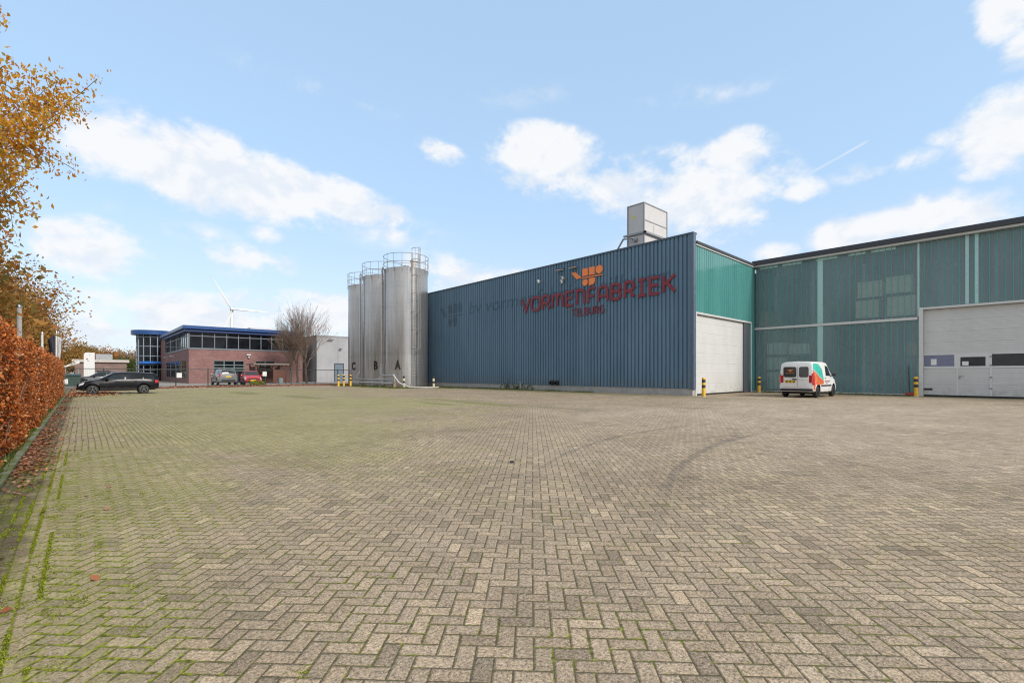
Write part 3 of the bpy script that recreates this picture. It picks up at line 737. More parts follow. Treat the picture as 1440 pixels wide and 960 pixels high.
# roof unit
ux0, uy0, uy1 = 31.0, 19.2, 20.62; ux1 = 34.3
unit = thing('roof_unit', 'tall pale grey ventilation box standing on the hall roof', 'ventilation unit', ((ux0 + ux1) / 2, (uy0 + uy1) / 2, 8.6))
M_unit = mat('pale unit sheet', (.52, .50, .49), .5, .1, var=.07, scale=1.2)
b = MB(); b.box(ux0, ux1, uy0, uy1, 8.6, 14.08); part(b, 'casing', M_unit, unit)
b = MB()
for x in (ux0, ux1):
    for y in (uy0, uy1): b.box(x - .045, x + .045, y - .045, y + .045, 8.6, 14.12)
for y in (uy0, uy1): b.box(ux0 - .04, ux1 + .04, y - .035, y + .035, 14.05, 14.13)
for x in (ux0, ux1): b.box(x - .035, x + .035, uy0 - .03, uy1 + .03, 14.052, 14.128)
b.box(ux0 + .05, ux1 - .05, uy0 - .03, uy0 - .002, 12.78, 12.84); part(b, 'corner_frame', M_grey, unit)
b = MB(); b.box(ux0 - .16, ux0 - .002, uy0 - .2, uy1 + .3, 11.78, 11.92); b.box(ux0 - .16, ux1 + .1, uy0 - .2, uy0 - .05, 11.781, 11.919); part(b, 'support_beam', M_grey, unit)
b = MB(); b.box(32.3, 33.1, uy0 - .02, uy0 - .001, 11.95, 12.62); b.box(32.36, 33.04, uy0 - .03, uy0 - .021, 12.0, 12.57); part(b, 'access_hatch', M_unit, unit)
b = MB(); b.tube([(ux0 - .05, uy0 + .7, 11.45), (ux0 - .35, uy0 + .75, 11.5), (ux0 - .45, uy1 + .1, 11.55), (ux0 - .45, uy1 + .6, 10.9), (ux0 - .45, uy1 + 1.3, 9.2)], .07); b.lathe([(0, 0), (.16, 0), (.16, -.3), (0, -.3)], (ux0 + .01, uy0 + .7, 11.42), 16, axis='x'); part(b, 'exhaust_pipe', M_grey, unit)
b = MB(); b.prism([(0, .22), (.06, .07), (.22, .0), (.06, -.07), (0, -.22), (-.06, -.07), (-.2, 0), (-.06, .07)], lambda a, h, d: (ux0 - d, uy0 + .95 + a, 13.2 + h), .002, .006); part(b, 'warning_sticker', mat('yellow sticker', (.62, .60, .12), .6), unit)

# ------------------------------------------------------------------ silos
def silo_mat():
    m, t, p = new_mat('weathered silo steel'); P = ocoord(t)
    st = t.noise(t.vm('MULTIPLY', P, (1, 1, .07)), 2.6, 6, .65); st2 = t.noise(t.vm('MULTIPLY', P, (1, 1, .03)), 9, 5, .6)
    ring = t.noise(t.vm('MULTIPLY', P, (.05, .05, 1)), 1.1, 3)
    c = t.mix(t.ss(st, .35, .66), (.47, .455, .44), (.385, .37, .36))
    c = t.mix(t.m('MULTIPLY', t.ss(st2, .50, .72), .32), c, (.66, .65, .63)); c = t.mix(t.m('MULTIPLY', t.ss(ring, .5, .7), .25), c, (.24, .215, .195))
    z = t.sep(P)[2]
    c = t.mix(t.m('MULTIPLY', t.ss(z, 10.0, 11.5), t.ss(st, .42, .6, 0, .35)), c, (.27, .20, .145))
    t.put(p.inputs['Base Color'], c); p.inputs['Metallic'].default_value = .85; t.put(p.inputs['Roughness'], t.lin(st2, .3, .7, .25, .38)); return m
M_silo = silo_mat()
M_rail = mat('dull rail steel', (.25, .25, .25), .5, .6)
M_letter = mat('black stencil paint', (.012, .012, .012), .6)
def ringpts(r, z, a0=0, a1=360, n=48): return [(r * math.cos(R(a0 + (a1 - a0) * i / n)), r * math.sin(R(a0 + (a1 - a0) * i / n)), z) for i in range(n + (0 if a1 - a0 >= 360 else 1))]
def silo(x, y, r, h, letter, la, label, ladder=None, pipes=()):
    o = thing('silo', label, 'silo', (x, y, 0), 0, 'steel silos beside the blue wall')
    b = MB(); prof = [(r - .03, 0), (r - .03, .18), (r, .2)]
    z = .2
    while z < h - .3:
        z2 = min(z + 1.56, h); prof += [(r, z + .02), (r, z2 - .035), (r + .012, z2 - .03), (r + .012, z2 - .01), (r, z2 - .005)]; z = z2
    prof += [(r, h), (r + .03, h), (r + .03, h + .05), (r - .05, h + .06)]
    b.lathe(prof, n=96); b.build('shell', M_silo, o)
    b = MB(); b.lathe([(r - .04, h + .06), (r * .5, h + .32), (.25, h + .42), (.25, h + .62), (0, h + .62)], n=64)
    b.build('lid', M_silo, o)
    b = MB(); b.lathe([(0, h + .3), (.28, h + .3), (.28, h + .95), (.36, h + .96), (.36, h + 1.08), (0, h + 1.1)], (.5, -.6, 0), 20); b.build('roof_vent', mat('vent housing', (.48, .43, .38), .5), o)
    b = MB()
    for zz_ in (h + .62, h + 1.38): b.tube(ringpts(r + .06, zz_), .025, 6, closed=True)
    for i in range(16):
        a = R(i * 22.5 + 5); b.tube([((r + .06) * math.cos(a), (r + .06) * math.sin(a), h - .35), ((r + .06) * math.cos(a), (r + .06) * math.sin(a), h + 1.38)], .022, 6)
    b.build('guard_rail', M_rail, o)
    b = MB(); tv, tf = text_verts(letter, 1.16, 0, 0, .06); cx = (max(v[0] for v in tv) + min(v[0] for v in tv)) / 2
    vs = []
    for v in tv:
        a = R(la) + (v[0] - cx) * .62 / r; vs.append(((r + .017) * math.cos(a), (r + .017) * math.sin(a), 1.72 + v[1]))
    b.add(vs, tf); b.build('letter_' + letter.lower() if False else 'letter', M_letter, o)
    if ladder is not None:
        a = R(ladder); rad = Vector((math.cos(a), math.sin(a), 0)); tan = Vector((-math.sin(a), math.cos(a), 0))
        P = lambda d, s_, z: rad * (r + d) + tan * s_ + Vector((0, 0, z))
        b = MB()
        for s_ in (-.26, .26): b.tube([P(.20, s_, .3), P(.20, s_, h + 1.3)], .03, 6)
        for i in range(int((h + .6) / .3)): b.tube([P(.20, -.26, .5 + i * .3), P(.20, .26, .5 + i * .3)], .016, 6)
        for z in (1.0, 3.4, 5.8, 8.2, 10.6):
            for s_ in (-.26, .26): b.tube([P(0, s_, z), P(.2, s_, z)], .025, 6)
        lad = b.build('ladder', M_rail, o)
        b = MB()
        hoop = lambda z: [P(.20 + .72 * math.sin(R(q)), -.40 * math.cos(R(q)), z) for q in range(0, 181, 15)]
        for z in (3.6, 5.4, 7.1, 8.8, 10.5, 12.0, h + 1.75): b.tube(hoop(z), .024, 6)
        for q in (10, 50, 90, 130, 170): b.tube([P(.20 + .72 * math.sin(R(q)), -.40 * math.cos(R(q)), 3.6), P(.20 + .72 * math.sin(R(q)), -.40 * math.cos(R(q)), h + 1.75)], .02, 6)
        b.build('safety_cage', M_rail, lad)
    for (a, d, rr, zt, zb, mt) in pipes:
        a = R(a); c_, s_ = math.cos(a) * (r + d), math.sin(a) * (r + d)
        b = MB(); b.tube([(c_ * .93, s_ * .93, zt - .05), (c_ * .97, s_ * .97, zt + .12), (c_, s_, zt - .1), (c_, s_, zb)], rr, 8)
        z = zb + 1
        while z < zt: b.lathe([(rr + .02, z), (rr + .03, z + .01), (rr + .03, z + .09), (rr + .02, z + .1)], (c_, s_, 0), 10); b.box(min(c_, c_ * .96), max(c_, c_ * .96), s_ - .02, s_ + .02, z + .02, z + .07); z += 2.2
        b.build('filling_pipe', mt, o)
    return o
M_pd = mat('dark pipe', (.16, .14, .13), .5, .5)
silo(23.6, 41.2, 2.1, 11.3, 'A', -141.5, 'nearest steel silo marked A, with a caged ladder up its side', -98,
     ((-203 + 3, .22, .065, 11.5, 1.35, M_galv), (-196, .2, .045, 11.3, 2.3, M_pd)))
silo(23.6, 45.95, 2.1, 11.3, 'B', -138, 'middle steel silo marked B, between the other two', None,
     ((-197, .28, .065, 11.6, 1.2, M_galv), (-190, .2, .045, 11.4, .6, M_galv)))
silo(24.0, 51.0, 1.9, 11.1, 'C', -158, 'farthest and slimmest steel silo, marked C, half hidden behind B', None,
     ((-108, .32, .085, 11.2, .3, M_pd), ))
M_hose = mat('grey hose', (.44, .43, .41), .5, var=.15)
# pipe rack before the silos
rack = thing('pipe_rack', 'low rack of steel pipes on legs at the foot of the silos', 'pipe rack', (20.8, 43, 0))
b = MB(); b.tube([(20.8, 47.9, .42), (20.8, 38.4, .42)], .075, 8); part(b, 'lower_pipe', M_galv, rack)
b = MB(); b.tube([(21.7, 47.2, 1.7), (21.3, 47.2, 1.1), (21.1, 46.8, .78), (21.0, 46, .74), (20.95, 38.6, .74)], .06, 8); part(b, 'upper_pipe', M_galv, rack)
b = MB(); b.tube([(21.5, 42.4, 2.4), (21.5, 42.4, 1.45), (21.4, 42.0, 1.18), (21.2, 41.2, 1.12), (20.8, 38.8, 1.12), (20.7, 38.4, 1.1)], .065, 8); part(b, 'filling_pipe', M_galv, rack)
for y in (47.6, 45.6, 43.4, 41.2, 38.8):
    b = MB(); b.box(20.72, 20.88, y - .03, y + .03, 0, .36); b.box(20.6, 21.1, y - .028, y + .028, .30, .345); part(b, 'support_leg', M_grey, rack)
b = MB(); b.box(20.85, 20.92, 38.55, 38.63, .0, 1.3); part(b, 'support_leg', M_grey, rack)
b = MB(); b.lathe([(0, 0), (.13, 0), (.13, .5), (.09, .62), (0, .62)], (20.75, 38.35, .02), 14); part(b, 'valve', mat('rusty valve', (.33, .24, .15), .8, var=.3), rack)
hose = MB(); hp = []
for i in range(25):
    q = i / 24; y = 38.4 - 2.6 * min(1, q * 1.6) - 1.2 * max(0, q - .5); x = 20.7 + 3.7 * max(0, q - .25) ** 1.1; z = 1.1 * max(0, 1 - q * 2.1) ** 1.3 + .07
    hp.append((x, y, z))
hose.tube(hp, .066, 8)
tag(hose.build('delivery_hose', M_hose), 'thick grey delivery hose curving from the pipe rack down onto the grass', 'hose')

# ------------------------------------------------------------------ bollards
def stripe_mat(name, c1, c2, dz):
    m, t, p = new_mat(name); z = t.sep(ocoord(t))[2]; n = t.noise(ocoord(t), 14, 5)
    bands = None
    for (a, b_) in dz:
        q = t.m('MULTIPLY', t.m('GREATER_THAN', z, a), t.m('LESS_THAN', z, b_)); bands = q if bands is None else t.m('ADD', bands, q)
    f = t.lin(n, .3, .7, .82, 1.1); c = t.mix(bands, c1, c2)
    t.put(p.inputs['Base Color'], t.mix(1, c, t.xyz(f, f, f), 'MULTIPLY')); p.inputs['Roughness'].default_value = .5; return m
M_yb = stripe_mat('yellow black post', (.70, .42, .03), (.02, .02, .02), ((.50, .66), (.80, .96)))
M_cb = stripe_mat('cream black post', (.60, .55, .38), (.03, .025, .02), ((.42, .62), (.86, 1.2)))
def bollard_proto(m, top):
    o = thing('bollard', 'x', 'bollard', (0, 0, 0))
    b = MB(); b.lathe([(.10, 0), (.10, 1.0), (.095, 1.04), (.07, 1.07), (0, 1.08)], n=20); b.build('post', m, o)
    b = MB(); b.lathe([(.13, .0), (.13, .012), (.115, .02), (.10, .03)], n=20); b.build('base_collar', M_conc, o)
    b = MB(); b.lathe([(.102, .985), (.106, 1.0), (.104, 1.02), (.099, 1.03)], n=20); b.build('cap_band', top, o); return o
pb = bollard_proto(M_yb, mat('post cap yellow', (.66, .42, .05), .5)); pc = bollard_proto(M_cb, M_black)
first = {}
for proto, (x, y), sc, lab in (
        (pb, gp(989.5, 558), 1.0, 'yellow and black bollard before the corner of the blue wall'),
        (pb, at(1067.5, 32.4), 1.0, 'yellow and black bollard between the side door and the white van'),
        (pb, at(1288.5, 26.35), 1.04, 'yellow and black bollard at the left jamb of the large door'),
        (pb, gp(476, 543), 1.1, 'leftmost of the three yellow bollards beside the silos'),
        (pb, gp(483.5, 542.8), 1.13, 'middle one of the three yellow bollards beside the silos'),
        (pb, gp(493, 543), 1.1, 'yellow bollard right at the foot of the silo marked C'),
        (pc, gp(568, 545), 1.0, 'cream and black bollard in front of the silo marked A'),
        (pc, gp(610, 545.3), .98, 'cream and black bollard between the silos and the blue wall')):
    o = copy_tree(proto) if proto in first else proto
    first[proto] = 1
    o.location = (x, y, 0); o.scale = (1, 1, sc); o['label'] = lab; o['group'] = 'bollards round the yard'; o.rotation_euler = (R(random.uniform(-1.2, 1.2)), R(random.uniform(-1, 1)), random.uniform(0, 6))

# ------------------------------------------------------------------ vehicles
def paint(name, col, metal=.0, rough=.28, coat=.6):
    if name in MATS: return MATS[name]
    m, t, p = new_mat(name); n = t.noise(ocoord(t), 3, 5, .6); f = t.lin(n, .3, .7, .92, 1.06)
    z = t.sep(ocoord(t))[2]; dirt = t.m('MULTIPLY', t.ss(z, .6, .2), t.ss(t.noise(ocoord(t), 5, 4), .3, .7))
    c = t.mix(1, col, t.xyz(f, f, f), 'MULTIPLY'); c = t.mix(t.m('MULTIPLY', dirt, .4), c, (.12, .105, .085))
    t.put(p.inputs['Base Color'], c); p.inputs['Metallic'].default_value = metal; t.put(p.inputs['Roughness'], t.lin(n, .3, .7, rough - .04, rough + .08))
    p.inputs['Coat Weight'].default_value = coat; p.inputs['Coat Roughness'].default_value = .06; MATS[name] = m; return m
M_tyre = mat('tyre rubber', (.022, .022, .022), .8); M_arch = mat('wheel arch black', (.008, .008, .008), .9)
M_rim = mat('alloy rim', (.42, .42, .43), .3, .8); M_cglass = glass_dark('car glass', (.012, .015, .017), .05)
M_tail = mat('tail lamp red', (.42, .015, .015), .2, coat=.5); M_head = mat('head lamp glass', (.62, .64, .66), .12, .3, coat=.5)
M_plate = mat('yellow plate', (.78, .50, .03), .4); M_plast = mat('black trim plastic', (.018, .018, .02), .55)
M_vglass = glass_dark('van rear glass', (.05, .05, .05), .06)
M_rim2 = mat('dark alloy rim', (.15, .15, .155), .35, .8)
class Shell:
    def __init__(s, st): s.st = st
    def S(s, x, q):
        st = s.st
        sg = 1
        if q > 8: q = 16 - q; sg = -1
        i = 0
        while i < len(st) - 2 and x > st[i + 1][0]: i += 1
        a, b = st[i], st[i + 1]; f = max(0, min(1, (x - a[0]) / (b[0] - a[0])))
        _, zb, zl, zt, wl, wb, wt = [u + (v - u) * f for u, v in zip(a, b)]
        K = [(0, zb), (.86 * wl, zb), (.97 * wl, zb + .06), (wl, zb + .5 * (zl - zb)), (wb, zl),
             (wt + .14 * (wb - wt), zl + .84 * (zt - zl)), (.965 * wt, zl + .955 * (zt - zl)), (.84 * wt, zt), (0, zt + .025)]
        j = min(int(q), 7); g = q - j
        return Vector((x, sg * (K[j][0] + (K[j + 1][0] - K[j][0]) * g), K[j][1] + (K[j + 1][1] - K[j][1]) * g))
    def N(s, x, q):
        e = .01
        a = s.S(x + e, q) - s.S(x - e, q); b = s.S(x, min(q + .02, 15.99)) - s.S(x, max(q - .02, .01))
        n = a.cross(b); n = n.normalized() if n.length > 1e-9 else Vector((0, 0, 1))
        c = s.S(x, q) - Vector((x, 0, .9))
        return n if n.dot(c) >= 0 else -n
    def patch(s, b, quad, off=.006, side=1, nx=5, nq=4, mi=0):
        (xa, qa), (xb, qb), (xc, qc), (xd, qd) = quad; vs = []
        for i in range(nx + 1):
            for j in range(nq + 1):
                u, v = i / nx, j / nq
                x = (xa * (1 - u) + xb * u) * (1 - v) + (xd * (1 - u) + xc * u) * v
                q = (qa * (1 - u) + qb * u) * (1 - v) + (qd * (1 - u) + qc * u) * v
                p = s.S(x, q) + s.N(x, q) * off; vs.append((p.x, p.y * side, p.z))
        b.add(vs, [(i * (nq + 1) + j, (i + 1) * (nq + 1) + j, (i + 1) * (nq + 1) + j + 1, i * (nq + 1) + j + 1) for i in range(nx) for j in range(nq)], mi, True)
def body_mesh(sh, wheels, wr, name, m, parent):
    xs = [a[0] for a in sh.st]; X = []
    for a, c in zip(xs, xs[1:]):
        n = max(1, int((c - a) / .18)); X += [a + (c - a) * i / n for i in range(n)]
    X.append(xs[-1]); Q = [0, 1, 2, 2.5, 3, 3.5, 4, 5, 6, 7, 8]; Q = Q + [16 - q for q in Q[-2:0:-1]]
    b = MB(); n = len(Q); vs = [sh.S(x, q) for x in X for q in Q]
    fs = [(i * n + k, i * n + (k + 1) % n, (i + 1) * n + (k + 1) % n, (i + 1) * n + k) for i in range(len(X) - 1) for k in range(n)]
    fs += [tuple(range(n))[::-1], tuple(range((len(X) - 1) * n, len(X) * n))]
    b.add(vs, fs, 0, True); o = b.build(name, [m, M_arch])
    cuts = []
    for wx in wheels:
        c = MB(); q = 28
        for sg in (1, -1):
            vs = [(wx + wr * math.cos(2 * math.pi * k / q), sg * y, wr * .95 + wr * math.sin(2 * math.pi * k / q)) for y in (.52, 1.2) for k in range(q)]
            c.add(vs, [tuple(range(q)), tuple(range(q, 2 * q))[::-1]] + [(k, q + k, q + (k + 1) % q, (k + 1) % q) for k in range(q)], 0)
        co = c.build('cut', M_arch); cuts.append(co)
        md = o.modifiers.new('b', 'BOOLEAN'); md.object = co; md.operation = 'DIFFERENCE'; md.solver = 'EXACT'; md.material_mode = 'TRANSFER'
    dg = bpy.context.evaluated_depsgraph_get(); me = bpy.data.meshes.new_from_object(o.evaluated_get(dg))
    o.modifiers.clear(); o.data = me
    for c in cuts: bpy.data.objects.remove(c)
    o.parent = parent; return o
def wheel(parent, x, y, r, w, rimm, spokes=5):
    s = 1 if y > 0 else -1
    b = MB(); b.lathe([(r * .62, -w / 2), (r * .93, -w / 2), (r, -w / 2 + .03), (r, w / 2 - .03), (r * .93, w / 2), (r * .62, w / 2)], (x, y, r), 32, axis='y'); t_ = b.build('wheel', M_tyre, parent)
    b = MB(); yo = y + s * (w / 2 - .012)
    b.lathe([(r * .66, -.02), (r * .66, .012), (r * .58, .014), (r * .56, -.02)], (x, yo, r), 28, axis='y')
    b.lathe([(0, .01), (r * .16, .01), (r * .18, -.02)], (x, yo, r), 14, axis='y')
    for k in range(spokes):
        a = 2 * math.pi * k / spokes + .3; c_, s_ = math.cos(a), math.sin(a)
        p = [(-.022, .1 * r), (.022, .1 * r), (.030, .6 * r), (-.030, .6 * r)]
        b.prism([(x + c_ * v - s_ * u, r + s_ * v + c_ * u) for u, v in p], lambda a_, h, d: (a_, d, h), yo - .015, yo + .006)
    b.lathe([(0, -.05), (r * .62, -.05)], (x, yo, r), 24, axis='y', mi=1)
    b.build('rim', [rimm, M_arch], t_)
def plate_x(b, x, y0, y1, z0, z1, t=.012, rd=.05):
    rd = min(rd, abs(y1 - y0) / 2.1, abs(z1 - z0) / 2.1)
    pl = [(y1 - rd + rd * math.cos(R(a)), z1 - rd + rd * math.sin(R(a))) for a in (0, 30, 60, 90)] + [(y0 + rd + rd * math.cos(R(a)), z1 - rd + rd * math.sin(R(a))) for a in (90, 120, 150, 180)] + \
         [(y0 + rd + rd * math.cos(R(a)), z0 + rd + rd * math.sin(R(a))) for a in (180, 210, 240, 270)] + [(y1 - rd + rd * math.cos(R(a)), z0 + rd + rd * math.sin(R(a))) for a in (270, 300, 330, 360)]
    b.prism(pl, lambda a, h, d: (d, a, h), x - t / 2, x + t / 2)
def mirrors(o, sh, x, m, q=4.15):
    for sg in (1, -1):
        p = sh.S(x, q); b = MB(); b.tube([(p.x, sg * (p.y - .02), p.z), (p.x, sg * (p.y + .10), p.z + .05)], .025, 6)
        b.lathe([(0, -.09), (.06, -.085), (.085, 0), (.06, .085), (0, .09)], (p.x - .02, sg * (p.y + .16), p.z + .08), 12, axis='y'); b.build('wing_mirror', m, o)

def make_van():
    x, y = 30.45, 8.25
    o = thing('delivery_van', 'small white van with an orange and green honeycomb wrap, parked at the glass wall', 'van', (x, y, 0), R(-1.5))
    P = paint('van white', (.72, .72, .71), rough=.3, coat=.3)
    st = [(-2.07, .40, 1.08, 1.80, .76, .755, .66), (-2.03, .33, 1.08, 1.88, .83, .825, .73), (-1.6, .28, 1.08, 1.94, .865, .855, .765), (-.1, .26, 1.08, 1.95, .865, .855, .765), (.42, .26, 1.08, 1.90, .865, .85, .74),
          (1.0, .26, 1.07, 1.52, .86, .83, .70), (1.35, .26, 1.05, 1.17, .855, .81, .71), (1.8, .28, .95, 1.01, .83, .77, .70), (2.02, .32, .80, .86, .77, .69, .62), (2.08, .40, .70, .76, .70, .62, .55)]
    sh = Shell(st); body_mesh(sh, (-1.38, 1.30), .385, 'body', P, o)
    for wx in (-1.38, 1.30):
        for yy in (.745, -.745): wheel(o, wx, yy, .31, .19, M_rim, 9)
    xr = -2.07
    b = MB(); b.box(-1.0, 1.0, -.72, .72, .17, .30); b.box(-1.98, -1.75, -.60, .60, .22, .36); b.build('shade_plate', M_arch, o)  # black plates added under the body to darken the shade there
    # rear doors
    b = MB(); plate_x(b, xr - .008, -.02, .62, 1.10, 1.66, rd=.09); w1 = b.build('rear_window', M_vglass, o)
    b = MB(); plate_x(b, xr - .008, -.60, -.15, 1.10, 1.66, rd=.09); b.build('rear_window', M_vglass, o)
    b = MB()
    for i, e in enumerate(EMB): b.prism(e, lambda a, h, d: (xr - .014 - d, .44 - a * .10, 1.40 + h * .10), 0, .004)
    b.build('window_emblem', M_or, w1); b = MB()
    for i in range(12): b.box(xr - .019, xr - .0155, .50 - i * .034 - .02, .50 - i * .034, 1.30, 1.328)
    b.build('window_lettering', M_or, w1)
    b = MB(); b.box(xr - .004, xr + .01, -.088, -.078, .56, 1.70); b.box(xr - .0035, xr + .01, -.62, .64, .935, .943); b.box(xr - .003, xr + .01, -.62, .64, .545, .555); b.build('door_gap', M_plast, o)
    b = MB(); b.box(xr - .022, xr + .0, .03, .55, .80, .935); pl = b.build('number_plate', M_plate, o)
    b = MB()
    for i, wd in enumerate((.05, .05, .02, .05, .05, .02, .05, .05)): b.box(xr - .026, xr - .0225, .50 - i * .058 - wd, .50 - i * .058, .83, .905) if wd > .03 else b.box(xr - .026, xr - .0225, .47 - i * .058 - wd, .47 - i * .058, .862, .875)
    b.build('plate_characters', M_plast, pl)
    b = MB(); b.box(xr - .035, xr, -.03, .18, .96, 1.02); b.build('door_handle', M_plast, o)
    for sg in (1, -1):
        b = MB(); sh.patch(b, [(-2.068, 2.9), (-1.93, 2.9), (-1.95, 4.35), (-2.068, 4.35)], .012, sg)
        plate_x(b, xr - .006, sg * .62, sg * .755, .80, 1.20, rd=.02) if sg > 0 else plate_x(b, xr - .006, -.755, -.62, .80, 1.20, rd=.02); b.build('tail_light', M_tail, o)
        b = MB(); sh.patch(b, [(1.9, 3.2), (2.05, 3.0), (2.04, 4.4), (1.86, 4.3)], .01, sg); b.build('headlight', M_head, o)
        b = MB(); sh.patch(b, [(-.12, 4.12), (.98, 4.15), (.62, 4.86), (-.10, 4.9)], .006, sg); b.build('side_window', M_cglass, o)
        b = MB(); sh.patch(b, [(-.95, 2.8), (.85, 2.8), (.85, 3.02), (-.95, 3.02)], .012, sg); b.build('rub_strip', M_plast, o)
        b = MB(); sh.patch(b, [(-.30, 3.86), (-.12, 3.86), (-.12, 3.95), (-.30, 3.95)], .02, sg); b.build('door_handle', M_plast, o)
        b = MB()
        for i in range(13): sh.patch(b, [(-.35 + i * .075, 3.42), (-.30 + i * .075, 3.42), (-.30 + i * .075, 3.56), (-.35 + i * .075, 3.56)], .005, sg, 1, 1)
        for i in range(7): sh.patch(b, [(-.15 + i * .055, 3.24), (-.115 + i * .055, 3.24), (-.115 + i * .055, 3.33), (-.15 + i * .055, 3.33)], .005, sg, 1, 1)
        b.build('door_lettering', M_red, o)
        b = MB()   # honeycomb wrap on the rear quarter
        sh.patch(b, [(-2.02, 2.15), (-1.80, 2.15), (-1.80, 4.47), (-2.02, 4.62)], .004, sg, 4, 12)
        sh.patch(b, [(-1.80, 3.05), (-.95, 3.05), (-.95, 3.88), (-1.80, 4.47)], .004, sg, 10, 12)
        sh.patch(b, [(-.95, 3.05), (-.46, 3.2), (-.50, 3.56), (-.95, 3.88)], .004, sg, 6, 8)
        b.build('orange_wrap', hexm, o)
        b = MB(); sh.patch(b, [(-1.98, 4.66), (-.48, 3.62), (-.66, 4.62), (-1.86, 5.6)], .0045, sg, 12, 12); b.build('green_wrap', grem, o)
    b = MB(); sh.patch(b, [(1.30, 5.1), (1.30, 10.9), (.50, 10.7), (.50, 5.3)], .006, 1, 6, 8); b.build('windscreen', M_cglass, o)
    b = MB(); b.box(xr - .03, xr + .14, -.78, .78, .36, .49); bevel(b.build('rear_bumper', M_plast, o), .03)
    b = MB(); b.box(1.9, 2.11, -.70, .70, .34, .56); bevel(b.build('front_bumper', M_plast, o), .03)
    mirrors(o, sh, .92, M_plast, 4.2)
def hexmat(name, c1, c2, c3, sc):
    m, t, p = new_mat(name); co = ocoord(t); x, y, z = t.sep(co)
    # honeycomb cells: distance to two interleaved lattices
    u = t.m('MULTIPLY', x, sc); v = t.m('MULTIPLY', z, sc / 1.732)
    def cell(du, dv):
        a = t.m('SUBTRACT', t.m('FRACT', t.m('ADD', u, du)), .5); b_ = t.m('MULTIPLY', t.m('SUBTRACT', t.m('FRACT', t.m('ADD', v, dv)), .5), 1.732)
        return t.vm('LENGTH', t.xyz(a, b_, 0))
    d = t.m('MINIMUM', cell(0, 0), cell(.5, .5))
    c = t.mix(t.ss(d, .26, .36), c1, c2); c = t.mix(t.m('MULTIPLY', t.ss(t.noise(co, 2.5, 3), .5, .6), .5), c, c3)
    t.put(p.inputs['Base Color'], c); p.inputs['Roughness'].default_value = .3; p.inputs['Coat Weight'].default_value = .3; return m
hexm = hexmat('orange honeycomb print', (.26, .035, .015), (.80, .17, .045), (.75, .25, .14), 9.0)
grem = hexmat('green honeycomb print', (.04, .42, .33), (.07, .55, .43), (.03, .33, .29), 12.0)
make_van()

def make_car(name, label, cat, loc, yaw, st, paintm, wheels, r, glassq, scale=1.0, rim=M_rim, rails=False, front_plate=False, roofm=None):
    o = thing(name, label, cat, loc, yaw); o.scale = (scale,) * 3
    sh = Shell(st); body_mesh(sh, wheels, r + .055, 'body', paintm, o)
    wmax = max(a[4] for a in st)
    for wx in wheels:
        for sg in (1, -1): wheel(o, wx, sg * (wmax - .115), r, .2, rim)
    xr, xf = st[0][0], st[-1][0]
    for sg in (1, -1):
        for q in glassq['side']:
            b = MB(); sh.patch(b, q, .006, sg); b.build('side_window', M_cglass, o)
        b = MB(); sh.patch(b, glassq['tail'], .012, sg); b.build('tail_light', M_tail, o)
        b = MB(); sh.patch(b, glassq['head'], .012, sg); b.build('headlight', M_head, o)
        for hx in glassq['handles']:
            b = MB(); sh.patch(b, [(hx, 3.72), (hx + .2, 3.72), (hx + .2, 3.82), (hx, 3.82)], .025, sg); b.build('door_handle', paintm, o)
        b = MB(); sh.patch(b, [(wheels[0] + r + .08, 1.7), (wheels[1] - r - .08, 1.7), (wheels[1] - r - .08, 2.35), (wheels[0] + r + .08, 2.35)], .012, sg); b.build('side_sill', M_plast, o)
        if rails: b = MB(); b.tube([sh.S(x, 6.8) * 1 if False else Vector((x, sg * sh.S(x, 6.9).y, sh.S(x, 6.9).z + .05)) for x in (xr + .5, xr + .9, xr + 1.4, xr + 1.9)], .02, 6); b.build('roof_rail', M_galv, o)
    b = MB(); sh.patch(b, glassq['front'], .006, 1, 6, 8); b.build('windscreen', M_cglass, o)
    b = MB(); sh.patch(b, glassq['rear'], .006, 1, 4, 8); b.build('rear_window', M_cglass, o)
    zb = st[0][1]
    b = MB(); b.box(xr - .02, xr + .1, -.62, .62, zb - .06, zb + .12); bevel(b.build('rear_bumper', M_plast, o), .03)
    b = MB(); b.box(xf - .1, xf + .02, -.58, .58, st[-1][1] - .06, st[-1][1] + .10); bevel(b.build('front_bumper', M_plast, o), .03)
    b = MB(); plate_x(b, xr - .035, -.26, .26, glassq['pz'], glassq['pz'] + .115, rd=.01); b.build('number_plate', M_plate, o)
    if front_plate:
        b = MB(); plate_x(b, xf + .03, -.26, .26, .42, .53, rd=.01); b.build('number_plate', M_plate, o)
        b = MB(); plate_x(b, xf + .012, -.50, .50, .56, .68, rd=.05); b.build('grille', M_plast, o)
    mirrors(o, sh, glassq['mx'], paintm, 4.12)
    return o
estate = [(-2.12, .42, .86, 1.08, .70, .66, .52), (-2.06, .33, .90, 1.26, .80, .76, .57), (-1.85, .26, .93, 1.38, .87, .82, .60), (-1.2, .24, .94, 1.43, .88, .84, .63), (-.1, .23, .93, 1.45, .885, .845, .64), (.30, .23, .92, 1.42, .885, .84, .62),
          (.80, .23, .91, 1.12, .885, .82, .60), (1.02, .23, .90, .985, .885, .80, .64), (1.5, .24, .84, .91, .86, .76, .66), (1.92, .28, .70, .78, .80, .70, .60), (2.10, .36, .60, .66, .68, .58, .48)]
